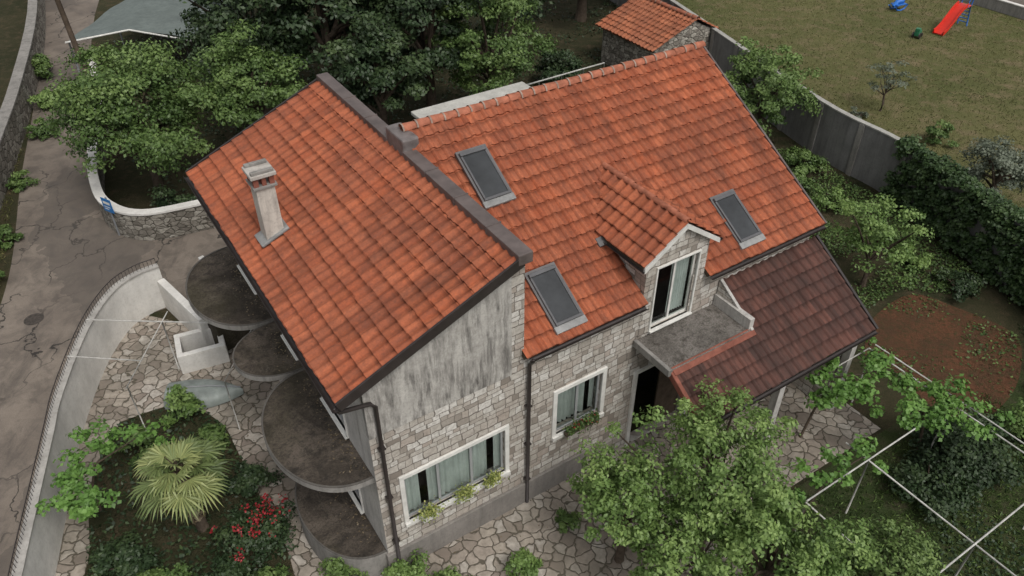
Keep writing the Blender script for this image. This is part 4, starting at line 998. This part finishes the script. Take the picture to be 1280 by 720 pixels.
tubes('vine_stems', [([(-11.2, 13, 0), (-11.1, 13, 1.0), (-10.9, 13.2, 1.7), (-10.1, 14, 1.8)], [0.05, 0.04, 0.03, 0.015])], BARK, V2, 6)
IV = empty('ivy_hedge')
Hn = [p for p in BW if 2 < p[1] < 29.6]
cc = []
Ph = [Vector((p[0], p[1], 0)) for p in Hn]
for i in range(len(Ph) - 1):
    if Ph[i].y < 12: break
    seg = (Ph[i + 1] - Ph[i]).length; d = (Ph[i + 1] - Ph[i]).normalized(); s = Vector((d.y, -d.x, 0))
    for k in range(int(seg * 62)):
        q = Ph[i].lerp(Ph[i + 1], random.random())
        if random.random() < 0.74: q = q + s * random.uniform(0.22, 0.5); zz_ = random.uniform(0.1, 2.75)
        else: q = q + s * random.uniform(-0.2, 0.4); zz_ = random.uniform(2.55, 2.85)
        cc.append((q.x, q.y, zz_))
cc = np.array(cc)
pos, nr, rnd = clump_leaves(cc, RNG.uniform(0.16, 0.28, len(cc)), 56, cc + np.array([0.6, 0.5, -0.6]))
L_IVY = mat_leaf('foliage_ivy', (0.014, 0.033, 0.011), (0.040, 0.076, 0.024), (0.095, 0.15, 0.05), 0.15)
leaf_mesh('ivy_leaves', pos, nr, 0.13, rnd, L_IVY, IV, 1.3)
for nm, x, y, r, h, m, ncl, per, lf in [
    ('shrub', 13.3, 31.6, 1.0, 1.5, L_MID, 22, 110, .13), ('shrub', 12.4, 29.8, 1.0, 1.2, L_MID, 20, 110, .13), ('shrub', 13.5, 28.2, .9, 1.0, L_LIGHT, 18, 80, .12), ('shrub', 12.2, 27.2, .8, .9, L_MID, 16, 80, .12),
    ('shrub', 20.5, 34.0, .75, 1.2, L_MID, 16, 110, .13), ('shrub', 17.6, 36.8, .5, .6, L_OLIVE, 8, 60, .1), ('shrub', 14.6, 26.0, .8, .8, L_MID, 16, 80, .12), ('shrub', 16.4, 22.6, .9, .8, L_DARK, 18, 90, .12), ('shrub', 15.4, 24.2, .7, .7, L_LIGHT, 14, 70, .11),
    ('dark_shrub', 12.9, 14.6, 1.5, 1.6, L_DARK, 46, 150, .12), ('dark_shrub', 11.4, 13.4, 1.1, 1.3, L_DARK, 30, 120, .12), ('shrub', 15.2, 15.4, .9, 1.9, L_LIGHT, 24, 110, .12), ('shrub', 17.2, 17.0, 1.0, 1.0, L_DARK, 24, 110, .12),
    ('shrub', -4.1, 10.9, .7, .9, L_MID, 20, 100, .10), ('shrub', -2.5, 10.7, .75, .95, L_LIGHT, 22, 100, .10), ('shrub', -1.4, 10.6, .6, .7, L_MID, 16, 100, .10),
    ('shrub', .3, 11.1, .5, 1.2, L_LIGHT, 18, 90, .10), ('shrub', 1.5, 12.6, .4, .5, L_MID, 10, 80, .1), ('shrub', 0.55, 14.0, .35, .5, L_MID, 10, 70, .1),
    ('shrub', -9.9, 16.4, .65, 1.5, L_LIGHT, 18, 70, .12), ('shrub', -8.7, 15.2, .6, .9, L_MID, 16, 80, .12), ('shrub', -10.9, 15.2, .7, .8, L_MID, 16, 80, .12),
    ('shrub', -9.8, 11.2, .9, .8, L_DARK, 26, 110, .11), ('shrub', -8.6, 10.6, .8, .9, L_MID, 20, 100, .11), ('shrub', -7.0, 10.7, .9, .8, L_DARK, 26, 110, .11), ('shrub', -5.9, 10.6, .6, .7, L_MID, 16, 90, .11), ('shrub', -7.3, 13.8, .7, .7, L_DARK, 20, 100, .11),
    ('shrub', 1.8, 34.6, 1.3, 2.0, L_MID, 30, 120, .15), ('shrub', 3.8, 36.4, 1.2, 2.2, L_MID, 30, 120, .15), ('shrub', 5.6, 37.2, 1.0, 1.3, L_DARK, 20, 120, .15), ('shrub', 2.6, 40.5, 1.6, 2.2, L_DARK, 36, 120, .17), ('shrub', 7.6, 36.2, 1.2, 1.5, L_MID, 24, 120, .14),
    ('shrub', -22.9, 34.8, .8, .9, L_MID, 18, 90, .13), ('shrub', -26.0, 42.0, 1.1, 1.3, L_MID, 20, 100, .15), ('shrub', -24.2, 38.0, .9, 1.0, L_LIGHT, 20, 90, .14), ('shrub', -21.6, 30.0, .6, .7, L_MID, 14, 90, .13), ('shrub', -20.2, 25.6, .6, .8, L_MID, 14, 90, .12), ('shrub', -19.3, 23.0, .6, .7, L_MID, 14, 90, .12),
    ('shrub', -13.9, 27.6, 1.0, 1.6, L_DARK, 22, 110, .14), ('shrub', -11.3, 28.9, 1.2, 1.8, L_DARK, 26, 110, .14), ('shrub', -8.3, 30.4, 1.4, 2.2, L_DARK, 28, 120, .15)]:
    bush(nm, x, y, r, h, m, ncl, per, lf)
RB = bush('red_flower_shrub', -6.6, 12.1, 1.15, 0.95, L_DARK, 34, 100, .10)
n = 300
ck = RNG.normal(size=(22, 2)) * 0.55; q = ck[RNG.integers(0, 22, n)] + RNG.normal(0, 0.07, (n, 2))
leaf_mesh('blossom', np.column_stack([q, 1.0 - 0.35 * (q ** 2).sum(1).clip(0, 1.5) + RNG.normal(0, .06, n)]), RNG.normal(size=(n, 3)) * .5 + [0, 0, 1], 0.065, RNG.uniform(0, 1, n), L_RED, RB, 1.2)
cover('bed_ground_cover', BED, 5200, L_DARK, 0.13, 0.35)
cover('garden_ground_cover', [(9, 24), (12, 34), (13.5, 33), (16.2, 28.6), (17.8, 23), (18.4, 21.6), (15.6, 22.4), (14.4, 22.7), (12.2, 21.2), (11.4, 19.4), (9.4, 21.5)], 18000, L_MID, 0.11, 0.25, 0.4)
cover('plot_ground_cover', VP, 1500, L_MID, 0.11, 0.2, 0.75)
cover('orchard_ground_cover', [(17.6, 20.6), (18.7, 20.4), (20, 16), (23, 5), (12, 5), (10.5, 11), (12.4, 16.0), (13.8, 15.6), (15.6, 16.6), (17, 18.2)], 16000, L_DARK, 0.11, 0.25, 0.3)
cover('yard_ground_cover', [(-12, 27.6), (-19, 33), (-27, 52), (-10, 60), (8, 58), (9.5, 45), (13, 34), (9, 30), (2, 30), (-4, 27.6)], 20000, L_DARK, 0.17, 0.3, 0.4)
cover('fallen_leaves', [(-12.8, 20.6), (-13.1, 16.5), (-11.0, 17.0), (-8.4, 16.4), (-4.3, 9.6), (2.8, 12.6), (6.8, 16.0), (6.2, 16.4), (-2.9, 11.2), (-8.6, 19.6)], 500, L_DRY, 0.06, 0.035)
grass('lawn_grass', [(10.4, 45.5), (14.3, 33.8), (16.6, 29.4), (18.5, 23.5), (20, 18), (45, 20), (45, 49), (33.4, 50.4), (30.7, 54.8), (24.5, 65), (12, 62)], 50000, L_GRASS, 0.12)
grass('dark_green_grass', [HW(11.4, -2), HW(22, -2), HW(22, 6.4), HW(11.4, 7.0)], 12000, L_MID, 0.13)
grass('verge_weeds', [(-30.5, 50), (-27.8, 44.5), (-22.4, 31), (-19.5, 24.3), (-18.1, 20.3), (-20.6, 22), (-23.3, 31.5), (-29.4, 47.5)], 7000, L_GRASS, 0.17)
grass('edge_weeds', [(-13.95, 20.5), (-13.9, 18.5), (-13.35, 15.7), (-12.3, 11.66), (-12.0, 11.66), (-13.1, 15.7), (-13.65, 18.5), (-13.6, 20.5)], 700, L_GRASS, 0.09)

# ------------------------------------------------------------ camera
cam = bpy.data.cameras.new('camera'); co = bpy.data.objects.new('camera', cam); C.objects.link(co)
co.location = (0, 0, 18); co.rotation_euler = (math.radians(90 - 38.3), 0, 0)
cam.sensor_width = 36; cam.lens = 27.56; cam.clip_end = 1500
bpy.context.scene.camera = co
# ------------------------------------------------------------ light
el = math.radians(56); az = math.radians(145)
sd = Vector((math.sin(az) * math.cos(el), math.cos(az) * math.cos(el), math.sin(el)))
sl = bpy.data.lights.new('sun', 'SUN'); so = bpy.data.objects.new('sun', sl); C.objects.link(so)
sl.energy = 1.2; sl.angle = math.radians(18); sl.color = (1, 0.935, 0.85)
so.rotation_euler = sd.to_track_quat('Z', 'Y').to_euler()
w = bpy.data.worlds.new('World'); bpy.context.scene.world = w; w.use_nodes = True
nt = w.node_tree; bg = nt.nodes['Background']
sky = nt.nodes.new('ShaderNodeTexSky'); sky.sky_type = 'NISHITA'; sky.sun_disc = False
sky.sun_elevation = el; sky.sun_rotation = az; sky.dust_density = 4.0; sky.air_density = 1.0
hs = nt.nodes.new('ShaderNodeHueSaturation'); hs.inputs['Saturation'].default_value = 0.12
nt.links.new(sky.outputs[0], hs.inputs['Color']); nt.links.new(hs.outputs[0], bg.inputs[0]); bg.inputs[1].default_value = 0.14
sc = bpy.context.scene
sc.view_settings.view_transform = 'Standard'; sc.view_settings.look = 'None'; sc.view_settings.exposure = 0
